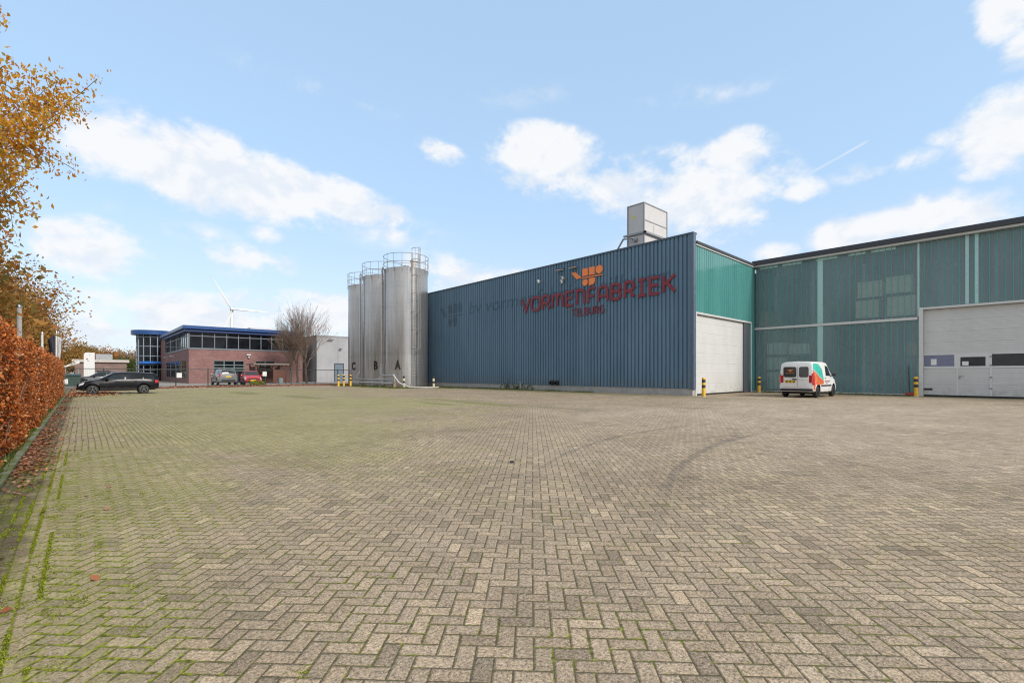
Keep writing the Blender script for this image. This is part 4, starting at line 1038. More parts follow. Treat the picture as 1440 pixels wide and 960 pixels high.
eg = dict(side=[[(-1.95, 4.12), (-1.28, 4.10), (-1.28, 4.92), (-1.80, 4.86)], [(-1.22, 4.10), (-.34, 4.10), (-.34, 4.94), (-1.22, 4.94)], [(-.26, 4.10), (.80, 4.12), (.34, 4.92), (-.26, 4.94)]],
          tail=[(-2.10, 3.4), (-1.88, 3.4), (-1.90, 4.05), (-2.10, 4.0)], head=[(1.78, 3.6), (2.0, 3.4), (1.97, 4.3), (1.70, 4.3)], handles=(-.95, .02), front=[(.98, 5.2), (.98, 10.8), (.36, 10.7), (.36, 5.3)], rear=[(-2.115, 5.0), (-2.115, 11.0), (-1.93, 11), (-1.93, 5.0)], mx=.66, pz=.62)
M_cb1 = paint('black car paint', (.006, .006, .008), rough=.24, coat=0.0)
M_cb1.node_tree.nodes['Principled BSDF'].inputs['Specular IOR Level'].default_value = .22
nx_, ny_ = at(107, 28.9)
make_car('estate_car', 'shiny black estate car with silver spoked wheels at the left edge of the yard', 'car', (nx_ + 2.02, ny_, 0), R(180), estate, M_cb1, (-1.28, 1.34), .31, eg, .95, rim=M_rim2)
nx_, ny_ = at(107, 47.5)
make_car('estate_car', 'dark car half hidden behind the shiny black estate car', 'car', (nx_ + 2.02, ny_, 0), R(180), estate, paint('charcoal car paint', (.012, .013, .016), rough=.3, coat=0.0), (-1.28, 1.34), .31, eg, 1.02)
suv = [(-2.2, .52, 1.0, 1.22, .76, .72, .55), (-2.14, .42, 1.02, 1.42, .86, .82, .60), (-1.95, .32, 1.04, 1.62, .91, .86, .64), (-1.2, .28, 1.04, 1.70, .92, .88, .68), (-.1, .27, 1.03, 1.71, .92, .88, .69), (.28, .27, 1.02, 1.66, .92, .875, .66),
       (.85, .27, 1.02, 1.24, .92, .86, .64), (1.05, .27, 1.01, 1.12, .92, .84, .68), (1.6, .28, .98, 1.05, .90, .82, .70), (2.05, .34, .86, .92, .84, .74, .64), (2.2, .45, .72, .78, .74, .62, .5)]
sg_ = dict(side=[[(-1.95, 4.15), (-1.30, 4.10), (-1.30, 4.92), (-1.84, 4.86)], [(-1.22, 4.10), (-.34, 4.10), (-.34, 4.94), (-1.22, 4.94)], [(-.26, 4.10), (.80, 4.12), (.34, 4.92), (-.26, 4.94)]],
          tail=[(-2.19, 3.5), (-1.92, 3.5), (-1.95, 4.5), (-2.19, 4.5)], head=[(1.85, 3.6), (2.1, 3.4), (2.08, 4.3), (1.8, 4.3)], handles=(-.95, .02), front=[(1.0, 5.2), (1.0, 10.8), (.36, 10.7), (.36, 5.3)], rear=[(-2.195, 5.0), (-2.195, 11.0), (-2.0, 11), (-2.0, 5.0)], mx=.66, pz=.86)
sx_, sy_ = at(318, 51.2)
make_car('suv', 'grey off-road car with roof rails, seen from behind before the brick building', 'car', (sx_ + .2, sy_ + 2.2, 0), R(90), suv, paint('grey car paint', (.24, .245, .25), .4, .25), (-1.32, 1.36), .35, sg_, 1.05, rails=True)
hatch = [(-1.95, .42, .88, 1.10, .70, .66, .50), (-1.88, .34, .92, 1.26, .80, .76, .56), (-1.6, .26, .94, 1.40, .85, .81, .60), (-.9, .24, .93, 1.46, .86, .82, .63), (0, .23, .92, 1.46, .865, .825, .63), (.32, .23, .91, 1.42, .865, .82, .61),
         (.90, .23, .90, 1.10, .865, .80, .60), (1.12, .23, .88, .97, .865, .79, .64), (1.5, .24, .82, .89, .84, .74, .62), (1.85, .28, .68, .76, .78, .66, .56), (1.98, .36, .58, .66, .68, .56, .46)]
hg = dict(side=[[(-1.65, 4.15), (-1.0, 4.10), (-1.0, 4.92), (-1.5, 4.86)], [(-.94, 4.10), (-.16, 4.10), (-.16, 4.94), (-.94, 4.94)], [(-.10, 4.10), (.90, 4.12), (.40, 4.92), (-.10, 4.94)]],
          tail=[(-1.94, 3.4), (-1.70, 3.4), (-1.72, 4.1), (-1.94, 4.0)], head=[(1.52, 3.4), (1.9, 3.1), (1.88, 4.45), (1.42, 4.4)], handles=(-.8, .1), front=[(1.08, 5.2), (1.08, 10.8), (.38, 10.7), (.38, 5.3)], rear=[(-1.945, 5.0), (-1.945, 11.0), (-1.7, 11), (-1.7, 5.0)], mx=.75, pz=.62)
rx_, ry_ = at(359.5, 53.2)
make_car('hatchback', 'bright red hatchback facing the yard beside the grey off-road car', 'car', (rx_, ry_ + 2.0, 0), R(-97), hatch, paint('red car paint', (.42, .006, .010), rough=.25, coat=.25), (-1.18, 1.24), .30, hg, 1.1, front_plate=True)

# ------------------------------------------------------------------ brick office building
BX, BY, BH = 10.3, 73.7, 7.55
def brick_mat(name, c1, c2, mort, sc=4.2):
    m, t, p = new_mat(name); P = pos(t); X, Y, Z = t.sep(P)
    v = t.xyz(t.m('ADD', X, Y), Z, 0); br = t.n.new('ShaderNodeTexBrick'); t.put(br.inputs['Vector'], v)
    br.inputs['Scale'].default_value = sc; br.inputs['Mortar Size'].default_value = .018; br.inputs['Brick Width'].default_value = .95; br.inputs['Row Height'].default_value = .29
    for i, c in ((1, c1), (2, c2), (3, mort)): br.inputs[i].default_value = (*c, 1)
    n = t.noise(P, .8, 6, .65); f = t.lin(n, .25, .75, .78, 1.2); n2 = t.noise(t.vm('MULTIPLY', P, (1, 1, 6)), .9, 4)
    c = t.mix(1, br.outputs[0], t.xyz(f, f, f), 'MULTIPLY'); c = t.mix(t.ss(n2, .55, .7, 0, .3), c, (.33, .24, .22))
    t.put(p.inputs['Base Color'], c); p.inputs['Roughness'].default_value = .85; return m
M_brick = brick_mat('red purple brick', (.23, .105, .095), (.17, .075, .072), (.24, .20, .18))
office = thing('brick_office', 'two-storey purple brick office with blue roof edge and round glazed corner tower', 'office building', (BX + 6, BY + 10, 0))
OX1, OY1 = 24.6, 97.0
M_blue = mat('blue roof edge', (.015, .06, .19), .35, .1, var=.08); M_fr = mat('grey window frame', (.16, .18, .20), .45, .2); M_off = glass_dark('office glass', (.005, .006, .008), .04)
b = MB(); b.box(BX, OX1, BY, OY1, 0, 4.50); b.box(BX + .5, OX1, BY + .5, OY1, 4.5, 6.8); part(b, 'brick_wall', M_brick, office)
b = MB(); b.box(BX - .06, OX1, BY - .06, OY1, 4.505, 4.64); part(b, 'sill_band', M_fr, office)
b = MB(); b.box(BX - .75, OX1, BY - .75, OY1, 7.10, 7.55); part(b, 'roof_edge', M_blue, office, .05)
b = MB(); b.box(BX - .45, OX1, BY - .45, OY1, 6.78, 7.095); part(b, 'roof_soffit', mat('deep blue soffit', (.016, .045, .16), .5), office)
b = MB(); b.box(19, 22.5, 80, 84, 7.56, 8.35); part(b, 'roof_plant', M_unit, office)
def window(name, face, a0, a1, z0, z1, cols, rows, m=M_off, fr=M_fr, parent=office, d=.06, plane=None, fw=.06):
    """framed window: face 'y' lies on Y = plane looking to -Y, face 'x' on X = plane looking to -X"""
    fb = MB(); g = MB()
    def bx(q, u0, u1, w0, w1, e0, e1):
        if face == 'y': q.box(u0, u1, plane - e1, plane - e0, w0, w1)
        else: q.box(plane - e1, plane - e0, u0, u1, w0, w1)
    cs = [a0 + (a1 - a0) * i / cols for i in range(cols + 1)]
    rs = rows if hasattr(rows, '__len__') else [z0 + (z1 - z0) * i / rows for i in range(rows + 1)]
    for i, c in enumerate(cs): bx(fb, max(a0, c - fw / 2), min(a1, c + fw / 2), z0, z1, -.02, d)
    for i, r_ in enumerate(rs): bx(fb, a0 + .001, a1 - .001, max(z0, r_ - fw / 2), min(z1, r_ + fw / 2), -.018, d - .004)
    bx(g, a0 + .01, a1 - .01, z0 + .01, z1 - .01, -.012, d * .35)
    f = part(fb, name, fr, parent); part(g, 'pane', m, f); return f
n = 10; w = (OX1 - BX - .1) / n
for i in range(n): window('window', 'y', BX + .05 + i * w, BX + .05 + (i + 1) * w, 4.65, 6.77, 1, [4.65, 6.25, 6.77], plane=BY, fw=.09)
n = 14; w = (OY1 - BY - .5) / n
for i in range(n): window('window', 'x', BY + .05 + i * w, BY + .05 + (i + 1) * w, 4.65, 6.77, 1, [4.65, 6.25, 6.77], plane=BX, fw=.09)
gx0, gx1 = onY(300.5, BY), onY(343, BY)
M_tf = mat('grey green frame', (.14, .19, .19), .5)
window('glazed_door', 'y', gx0, gx1, .02, 3.05, 3, [.02, 1.7, 2.05, 2.45, 3.05], fr=M_tf, plane=BY, fw=.10)
window('glazed_door', 'y', onY(359, BY), onY(386, BY), .02, 3.05, 2, [.02, 1.7, 2.05, 2.45, 3.05], fr=M_tf, plane=BY, fw=.10)
for px0, px1 in ((234.5, 239.5), (241, 246.5), (248, 254), (256, 262.5)):
    window('window', 'x', onX(px1, BX), onX(px0, BX), .75, 3.1, 2, [.75, 2.5, 3.1], plane=BX)
b = MB(); b.box(BX - .02, BX + .0, onX(254.2, BX), onX(248.8, BX), .85, 1.35); part(b, 'paper_notice', M_white, office)
# glazed tower with blue canopy
TX, TY, TR = at(214.5, 84)[0], at(214.5, 84)[1], 2.25
def cyl(r0, z0, z1, n=48): 
    b = MB(); b.lathe([(0, z0), (r0, z0), (r0, z1), (0, z1)], (TX, TY, 0), n); return b
part(cyl(TR - .06, .02, 8.1), 'tower_glass', M_off, office)
part(cyl(TR + .8, 8.1, 8.85), 'tower_roof_edge', M_blue, office)
b = MB()
for k in range(14):
    a = 2 * math.pi * k / 14; b.box(TX + TR * math.cos(a) - .07, TX + TR * math.cos(a) + .07, TY + TR * math.sin(a) - .07, TY + TR * math.sin(a) + .07, 0, 8.09)
for z in (1.9, 2.7, 4.3, 6.0, 7.6): b.lathe([(TR - .05, z), (TR + .03, z), (TR + .03, z + .13), (TR - .05, z + .13)], (TX, TY, 0), 40)
part(b, 'tower_mullions', mat('tower mullion', (.20, .235, .28), .4, .3), office)
b = MB(); b.lathe([(0, 3.0), (TR + .75, 3.0), (TR + .75, 3.42), (0, 3.42)], (TX + .9, TY - .5, 0), 40); part(b, 'entrance_canopy', mat('bright blue canopy', (.03, .17, .55), .4), office)
b = MB(); b.box(BX + .01, BX + 6, OY1, OY1 + 9, 0, 7.0); part(b, 'rear_wing', M_brick, office)
wx_, wy_ = onY(349.5, BY), BY
b = MB(); b.box(wx_ - .25, wx_ + .25, BY - .18, BY - .02, 3.85, 4.0); b.lathe([(0, 0), (.12, 0), (.15, .2), (0, .2)], (wx_, BY - .2, 3.5), 12); tag(b.build('wall_lamp', M_white), 'white lamp on the brick front between the two glazed doors', 'wall lamp')
for px, nm in ((238, 'farther'), (247.5, 'nearer')):
    y = onX(px, BX); b = MB(); b.tube([(BX, y, 3.75), (BX - .5, y, 3.85)], .03, 6); b.box(BX - .75, BX - .3, y - .2, y + .2, 3.8, 3.9)
    tag(b.build('wall_lamp', M_white), nm + ' of two small lamps above the tall narrow windows of the brick office', 'wall lamp', 'lamps above the narrow windows')

# grey rendered building with steel door
GY = 72.3; gx0_, gx1_ = 26.2, 41.0
annex = thing('rendered_annex', 'plain pale grey flat-roofed block between the bare trees and the silos', 'building', (33, 76, 0))
def render_mat():
    m, t, p = new_mat('grey render'); P = pos(t); n = t.noise(P, .35, 6, .6); st = t.noise(t.vm('MULTIPLY', P, (1, 1, .1)), 1.5, 5)
    c = t.mix(t.ss(n, .35, .65), (.35, .35, .358), (.30, .30, .31)); c = t.mix(t.ss(st, .50, .72, 0, .45), c, (.22, .22, .22)); t.put(p.inputs['Base Color'], c); p.inputs['Roughness'].default_value = .8; return m
b = MB(); b.box(gx0_, gx1_, GY, 96, 0, 7.0); part(b, 'wall', render_mat(), annex)
b = MB(); b.box(gx0_ - .06, gx1_ + .06, GY - .06, 96.05, 6.95, 7.12); part(b, 'roof_edge', M_grey, annex)
dx0, dx1 = onY(471, GY), onY(482.5, GY)
b = MB(); b.box(dx0, dx1, GY - .05, GY + .02, .02, 2.75); dd_ = part(b, 'steel_door', mat('blue grey door', (.12, .16, .20), .5), annex)
b = MB(); b.box(dx0 - .12, dx0 - .001, GY - .07, GY + .02, .0, 2.88); b.box(dx1 + .001, dx1 + .12, GY - .07, GY + .02, 0, 2.88); b.box(dx0 - .12, dx1 + .12, GY - .0701, GY + .02, 2.751, 2.88); part(b, 'door_frame', M_dark, annex)
b = MB(); b.box(dx1 - .25, dx1 - .15, GY - .1, GY - .051, 1.05, 1.2); part(b, 'handle', M_alu, dd_)
for px, py, lab in ((464, 477.5, 'long dark lamp at the upper left of the grey rendered block'), (478, 490.5, 'small dark bracket lamp above the steel door of the grey block')):
    x = onY(px, GY); z = zz(py, x, GY); b = MB(); b.tube([(x, GY, z - .1), (x, GY - .3, z)], .04, 6); b.box(x - (.42 if px < 470 else .22), x + (.42 if px < 470 else .22), GY - .42, GY - .26, z - .05, z + .06); tag(b.build('wall_lamp', M_dark), lab, 'wall lamp')

# wooden shelter beside the red car
shx0, shx1, shy = onY(360, 66), onY(402, 66), 66
shel = thing('wooden_shelter', 'low brown wooden shelter with flat roof and plank sides under the bare trees', 'shelter', ((shx0 + shx1) / 2, shy + 1.5, 0))
M_wood = mat('brown stained wood', (.12, .045, .028), .7, var=.3, scale=5, streak=True)
b = MB(); b.box(shx0 - .35, shx1 + .35, shy - .3, shy + 3.2, 2.42, 2.60); part(b, 'roof', mat('weathered roof edge', (.20, .17, .14), .8), shel)
b = MB()
for x in (shx0, (shx0 + shx1) / 2 + .3, shx1):
    for y in (shy, shy + 2.9): b.box(x - .07, x + .07, y - .07, y + .07, 0, 2.42)
for x, s in ((shx0, 1), ((shx0 + shx1) / 2 + .3, 1), ((shx0 + shx1) / 2 + .3, -1), (shx1, -1)): b.tube([(x, shy, 1.85), (x + s * .55, shy, 2.40)], .06, 6)
part(b, 'post', M_wood, shel)
b = MB(); c_ = MB()
for i in range(11):
    b.box((shx0 + shx1) / 2 + .38, shx1 - .075, shy - .03, shy + .02, .12 + i * .15, .12 + i * .15 + .137)
    c_.box(shx0 + .075, shx1 - .075, shy + 2.88, shy + 2.93, .12 + i * .19, .12 + i * .19 + .17)
part(b, 'plank_side', M_wood, shel); part(c_, 'plank_back', M_wood, shel)

# ------------------------------------------------------------------ chain fence with posts
FYY = 55.0
fence = thing('wire_fence', 'long low wire fence with dark posts along the far edge of the yard', 'fence', (10, FYY, 0))
M_fp = mat('fence green black', (.035, .045, .042), .5)
x = -1.2; k = 0
while x < 30:
    b = MB(); b.tube([(x, FYY, 0), (x, FYY, 1.78)], .045, 8); part(b, 'fence_post', M_fp, fence); x += 2.62
b = MB(); b.tube([(-1.2, FYY, 1.72), (30, FYY, 1.72)], .03, 6); b.tube([(-1.2, FYY, .12), (30, FYY, .12)], .012, 4); part(b, 'fence_rail', M_fp, fence)
b = MB()
for i in range(7): z = .25 + i * .21; b.box(-1.2, 30, FYY - .0025, FYY + .0025, z - .0025, z + .0025)
for i in range(260): xx = -1.2 + i * .12; b.box(xx - .002, xx + .002, FYY + .003, FYY + .007, .12, 1.72)
part(b, 'wire_mesh', M_fp, fence)
for px, py, w_, h_, lab in ((208.5, 526, 0.55, .26, 'small white notice on the fence before the glazed tower'), (252, 527.5, 0.42, .46, 'square white notice on the fence before the narrow windows'), (372, 525.5, 0.4, .48, 'square white notice on the fence beside the wooden shelter')):
    x = onY(px, FYY); z = zz(py, x, FYY); b = MB(); b.box(x - w_ / 2, x + w_ / 2, FYY - .06, FYY - .045, z - h_ / 2, z + h_ / 2); o = b.build('notice_board', M_white); tag(o, lab, 'notice', 'white notices on the wire fence')
cx, cy = gp(395, 541.5)
cab = thing('utility_cabinet', 'small blue grey utility cabinet standing in the leaves at the fence', 'utility cabinet', (cx, cy, 0))
b = MB(); b.box(cx - .2, cx + .2, cy - .13, cy + .13, .15, .8); part(b, 'cabinet_box', mat('cabinet paint', (.16, .21, .22), .5), cab, .02)
b = MB(); b.box(cx - .12, cx + .12, cy - .1, cy + .1, 0, .149); part(b, 'foot', M_conc, cab)

# ------------------------------------------------------------------ far left: low brick building, pylon sign, container, flags
lx0, ly0 = at(112, 62); lx1, ly1 = at(174, 76)
low = thing('low_building', 'low brown brick building with flat pale roof edge beyond the parked cars', 'building', (lx0 + 5, ly0 + 18, 0))
Yl = 92.0; la, lb = onY(105, Yl), onY(178, Yl)
b = MB(); b.box(la, lb, Yl, Yl + 14, 0, 3.0); part(b, 'wall', brick_mat('brown brick', (.20, .13, .11), (.16, .10, .09), (.2, .18, .16)), low)
b = MB(); b.box(la - .3, lb + .3, Yl - .3, Yl + 14, 2.95, 3.35); part(b, 'roof_edge', mat('pale roof edge', (.44, .40, .37), .7), low)
b = MB(); b.box(onY(136, Yl), onY(160, Yl), Yl + 4, Yl + 8, 3.36, 4.3); part(b, 'roof_plant', M_grey, low)
b = MB(); b.box(onY(136, Yl), onY(155, Yl), Yl - .02, Yl + .05, .6, 1.7); part(b, 'window', M_off, low)
b = MB(); b.box(onY(118, Yl), onY(129, Yl), Yl - .025, Yl + .05, 0, 2.3); part(b, 'doorway', M_off, low)
px_, py_ = at(125.5, 63)
py = thing('pylon_sign', 'plain white upright pylon sign in front of the low brick building', 'pylon sign', (px_, py_, 0))
b = MB(); b.box(px_ - .55, px_ + .55, py_ - .18, py_ + .18, .9, 4.1); part(b, 'sign_panel', M_white, py, .02)
b = MB(); b.box(px_ - .45, px_ - .25, py_ - .1, py_ + .1, 0, .899); b.box(px_ + .1, px_ + .45, py_ - .1, py_ + .1, 0, .899); part(b, 'sign_leg', M_white, py)
px_, py_ = at(100, 50)
tent = thing('awning', 'small white slanted canopy roof beyond the hedge end', 'canopy', at(101, 60) + (0,))
ax_, ay_ = at(101.5, 60)
b = MB(); b.prism([(-.8, 2.2), (.6, 2.95), (.7, 2.9), (.7, 2.6), (-.75, 2.05)], lambda a, h, d: (ax_ + a, ay_ + d, h), -.8, .8); part(b, 'canopy_roof', M_white, tent)
b = MB()
for dx in (-.6, .6):
    for dy in (-.7, .7): b.tube([(ax_ + dx, ay_ + dy, 0), (ax_ + dx, ay_ + dy, 2.12)], .05, 6)
part(b, 'canopy_leg', M_grey, tent)
bx_, by_ = at(99, 43)
bin_ = thing('waste_container', 'dark green waste container with grooved front behind the hedge end', 'waste container', (bx_, by_, 0))
b = MB(); b.prism([(-.62, .15), (.62, .15), (.70, 1.05), (-.70, 1.05)], lambda a, h, d: (bx_ + a, by_ + d, h), -.5, .5)
for i in range(6): b.box(bx_ - .56 + i * .21, bx_ - .49 + i * .21, by_ - .54, by_ - .501, .22, .98)
part(b, 'tub', mat('dark green plastic', (.022, .05, .042), .5), bin_)
b = MB(); b.prism([(-.55, 1.051), (.55, 1.051), (.60, 1.14), (0, 1.28), (-.60, 1.14)], lambda a, h, d: (by_ * 0 + bx_ + d, by_ + a, h), -.74, .74); part(b, 'lid', mat('green lid', (.03, .065, .055), .45), bin_)
b = MB(); b.box(bx_ - .5, bx_ - .15, by_ - .56, by_ - .541, .35, .8); part(b, 'white_label', M_white, bin_)
for dx in (-.5, .5):
    b = MB(); b.lathe([(0, -.04), (.09, -.04), (.09, .04), (0, .04)], (bx_ + dx, by_ - .35, .09), 14, axis='x'); part(b, 'castor', M_tyre, bin_)

def pole(px, D, ytop, r, label, name='flagpole', flag=None, m=M_alu):
    x, y = at(px, D); h = zz(ytop, x, y)
    o = thing(name, label, 'flagpole' if name == 'flagpole' else 'lamp post', (x, y, 0))
    b = MB(); b.tube([(0, 0, 0), (0, 0, h * .5), (0, 0, h)], [r, r * .9, r * .8], 12); b.build('pole', m, o)
    b = MB(); b.lathe([(0, h), (r * 1.1, h), (r * 1.1, h + .05), (r * .5, h + .12), (0, h + .13)], n=12); b.build('pole_cap', M_galv, o)
    b = MB(); b.lathe([(r * 2.4, 0), (r * 2.4, .05), (r * 1.2, .08), (r, .4)], n=12); b.build('base_sleeve', M_galv, o)
    return o, x, y, h
pole(27, 16.5, 432, .085, 'thick grey post with a cut top rising behind the near hedge', 'lamp_post', m=mat('weathered zinc', (.58, .57, .54), .7, 0))
pole(59.3, 22, 470, .055, 'short thin grey post above the middle of the long hedge', 'lamp_post', m=mat('weathered zinc', (.58, .57, .54), .7, 0))
fo, fx_, fy_, fh = pole(79.4, 27, 468, .055, 'white flagpole with a dark furled flag above the end of the hedge')
def flag(x, y, h, side, label, m, drop, wid):
    b = MB(); vs = []; n = 9; kx = 5
    for i in range(n):
        for j in range(kx):
            u, v = i / (n - 1), j / (kx - 1)
            w = wid * v * (1 - .55 * u)
            vs.append((x + side * (w * .75 + .06), y + side * -w * .5 + .10 * math.sin(v * 7 + u * 3) * (v), h - .08 - u * drop - v * .25 * u - v * .3))
    b.add(vs, [(i * kx + j, i * kx + j + 1, (i + 1) * kx + j + 1, (i + 1) * kx + j) for i in range(n - 1) for j in range(kx - 1)], 0, True)
    o = b.build('flag', m); s = o.modifiers.new('thick', 'SOLIDIFY'); s.thickness = .006; tag(o, label, 'flag'); return o
flag(fx_, fy_, fh, -1, 'dark limp flag hanging on the left of the white flagpole', mat('dark flag cloth', (.025, .025, .04), .8), 1.25, .40)
flag(fx_, fy_, fh, 1, 'pale narrow flag hanging on the right of the white flagpole', mat('pale flag cloth', (.55, .55, .57), .8), 1.1, .22)

# ------------------------------------------------------------------ wind turbine far away
TD = 600.0; tx, ty = at(326, TD); hz = CH + (HZ - 435.5) / F * TD
tur = thing('wind_turbine', 'white three-bladed wind turbine far behind the brick office', 'wind turbine', (tx, ty, 0))
M_turb = mat('turbine white', (.66, .67, .69), .45, var=.03)
b = MB(); b.tube([(0, 0, 0), (0, 0, hz * .5), (0, 0, hz - 1.5)], [3.0, 2.5, 1.7], 20); b.build('tower', M_turb, tur)
dirv = Vector((tx, ty, 0)).normalized(); rt = Vector((dirv.y, -dirv.x, 0))
b = MB(); b.tube([Vector((0, 0, hz)) + dirv * 6, Vector((0, 0, hz)) + dirv * 3, Vector((0, 0, hz)) - dirv * 2, Vector((0, 0, hz)) - dirv * 4.2 - rt * 1], [1.2, 2.2, 2.2, 1.7], 14); b.build('nacelle', M_turb, tur)
HC = Vector((0, 0, hz)) - dirv * 5
b = MB(); b.tube([HC + dirv * 1.4, HC, HC - dirv * 1.6], [2.0, 1.8, .5], 12); b.build('hub', M_turb, tur)
for a in (118, -2, 250):
    ca, sa = math.cos(R(a)), math.sin(R(a)); ax = rt * ca + Vector((0, 0, sa)); pr = (rt * -sa + Vector((0, 0, ca)))
    L = 42.0; b = MB(); vs = []; sec = [(0, 1.0, 1.0), (.08, 1.1, .9), (.2, 2.1, .6), (.5, 1.5, .4), (.8, .9, .25), (1, .25, .1)]
    for u, c_, th in sec:
        q = HC + ax * (u * L + 1.2)
        vs += [q - pr * c_ * .4, q - dirv * th, q + pr * c_, q + dirv * th]
    fs = [(i * 4 + k, i * 4 + (k + 1) % 4, i * 4 + 4 + (k + 1) % 4, i * 4 + 4 + k) for i in range(len(sec) - 1) for k in range(4)] + [(0, 1, 2, 3), (20, 23, 22, 21)]
    b.add(vs, fs, 0, True); b.build('blade', M_turb, tur)

# ------------------------------------------------------------------ goods inside the glass hall
M_crate = mat('pale crate board', (.86, .80, .68), .7, var=.12); M_card = mat('brown cardboard', (.36, .24, .13), .8); M_wrap = mat('wrapped white goods', (.80, .82, .82), .4)
def goods(name, label, px0, px1, py0, py1, X, m, cat, group=None, pallet=True):
    y1, y0 = onX(px0, X), onX(px1, X); ym = (y0 + y1) / 2
    zb = 4.52 if py1 < 462 else (.03 if py1 > 500 else 2.2); z1 = zz(py0, X, ym); z0 = max(zb, zz(py1, X, ym))
    o = thing(name, label, cat, (X + .6, ym, z0), 0, group)
    pz = .14 if pallet else 0
    b = MB(); b.box(X, X + 1.2, y0, y1, z0 + pz, z1); part(b, 'crate_body', m, o, .015)
    b = MB()
    for yy in (y0 + .06, y1 - .14): b.box(X - .02, X - .001, yy, yy + .08, z0 + pz, z1)
    for zq in (z0 + pz, z1 - .09): b.box(X - .03, X - .021, y0, y1, zq, zq + .08)
    part(b, 'batten', m, o)
    if pallet:
        b = MB()
        for yy in (y0 + .08, ym, y1 - .08): b.box(X, X + 1.2, yy - .06, yy + .06, z0, z0 + .095)
        b.box(X, X + 1.2, y0, y1, z0 + .096, z0 + pz - .001); part(b, 'pallet', M_wood, o)
    return o
PX = GX + .16
goods('crate', 'lower left of four big pale crates behind the upper glass', 1203, 1236, 422, 450, PX, M_crate, 'crate', 'pale crates on the upper floor')
goods('crate', 'upper left of four big pale crates behind the upper glass', 1206, 1240, 395.5, 421, PX, M_crate, 'crate', 'pale crates on the upper floor')
goods('crate', 'lower right of four big pale crates behind the upper glass', 1247.5, 1287, 416, 447, PX, M_crate, 'crate', 'pale crates on the upper floor')
goods('crate', 'upper right of four big pale crates behind the upper glass', 1246, 1283, 388, 415, PX, M_crate, 'crate', 'pale crates on the upper floor')
goods('carton', 'brown carton pair behind the upper glass next to the inner corner', 1068, 1090, 447, 459, PX, M_card, 'carton', None, False)
goods('carton', 'small brown carton on top of the cartons behind the upper glass at the inner corner', 1070.5, 1084, 437.5, 446.5, PX, M_card, 'carton', None, False)
def rackgoods(lab, px0, px1, py0, py1, m=M_wrap, nm='wrapped_pallet', cat='wrapped goods'):
    X = PX; y1, y0 = onX(px0, X), onX(px1, X); ym = (y0 + y1) / 2; z1, z0 = zz(py0, X, ym), max(.03, zz(py1, X, ym))
    o = thing(nm, lab, cat, (X + .5, ym, z0)); b = MB(); b.box(X, X + 1.0, y0, y1, z0 + .1, z1); part(b, 'load', m, o, .03)
    b = MB(); b.box(X - .02, X + 1.02, y0 - .04, y1 + .04, z0, z0 + .099); part(b, 'pallet', M_wood, o)
rackgoods('white wrapped goods on the top level, behind the lower glass left of the van', 1078.5, 1103, 482, 500.5)
rackgoods('white wrapped goods on the middle level, behind the lower glass left of the van', 1078.5, 1103, 502.5, 521.5)
rackgoods('white wrapped goods on the floor, behind the lower glass left of the van', 1078.5, 1103, 523.5, 549)
rackgoods('wide pale load behind the lower glass right above the van', 1110, 1138, 483, 500)
rackgoods('brown carton behind the lower glass beside the large door frame', 1275.5, 1290, 481, 502, M_card, 'carton', 'carton')
rackgoods('dark square machine on the floor behind the lower glass, right of the van', 1242, 1254.5, 531, 543, M_dark, 'machine', 'machine')
yb_ = onX(1280, PX)
broom = thing('broom', 'broom leaning upright behind the lower glass beside the large door', 'broom', (PX - .2, yb_, .03))
b = MB(); b.tube([(PX - .2, yb_, .2), (PX - .2, yb_ + .05, 1.75)], .018, 6); part(b, 'handle', M_dark, broom)
b = MB(); b.box(PX - .28, PX - .12, yb_ - .2, yb_ + .2, .03, .2); part(b, 'broom_head', mat('red bristle', (.40, .06, .05), .8), broom)

# small things at the foot of the blue wall
x, y = WX - .15, onX(734, WX); b = MB(); b.tube([(0, 0, .0), (0, 0, .55)], .09, 10); b.tube([(0, 0, .55), (0, -.06, .60)], .12, 10); o = b.build('vent_stub', M_galv); o.location = (x, y, 0); tag(o, 'short grey pipe stub among weeds at the foot of the blue wall', 'pipe stub')
for px, lab in ((777.5, 'left of two dark round wall vents low on the blue wall'), (784.5, 'right of two dark round wall vents low on the blue wall')):
    y = onX(px, WX); o = thing('wall_vent', lab, 'wall vent', (WX - .06, y, .62), 0, 'round vents low on the blue wall')
    b = MB(); b.lathe([(.14, 0), (.14, -.22), (.10, -.24), (.10, -.05), (0, -.05)], n=18, axis='x'); b.build('vent_hood', M_plast, o)
    b = MB(); b.box(-.02, .0, -.19, .19, -.19, .19); b.build('mounting_plate', M_dark, o)
x, y = gp(720, 650); b = MB(); b.box(-.055, .055, -.03, .03, .004, .02); o = b.build('drain_stone', M_plast); o.location = (x, y, 0); o.rotation_euler = (0, 0, R(48)); bevel(o, .006); tag(o, 'small dark chip of stone lying alone on the pavers', 'stone')

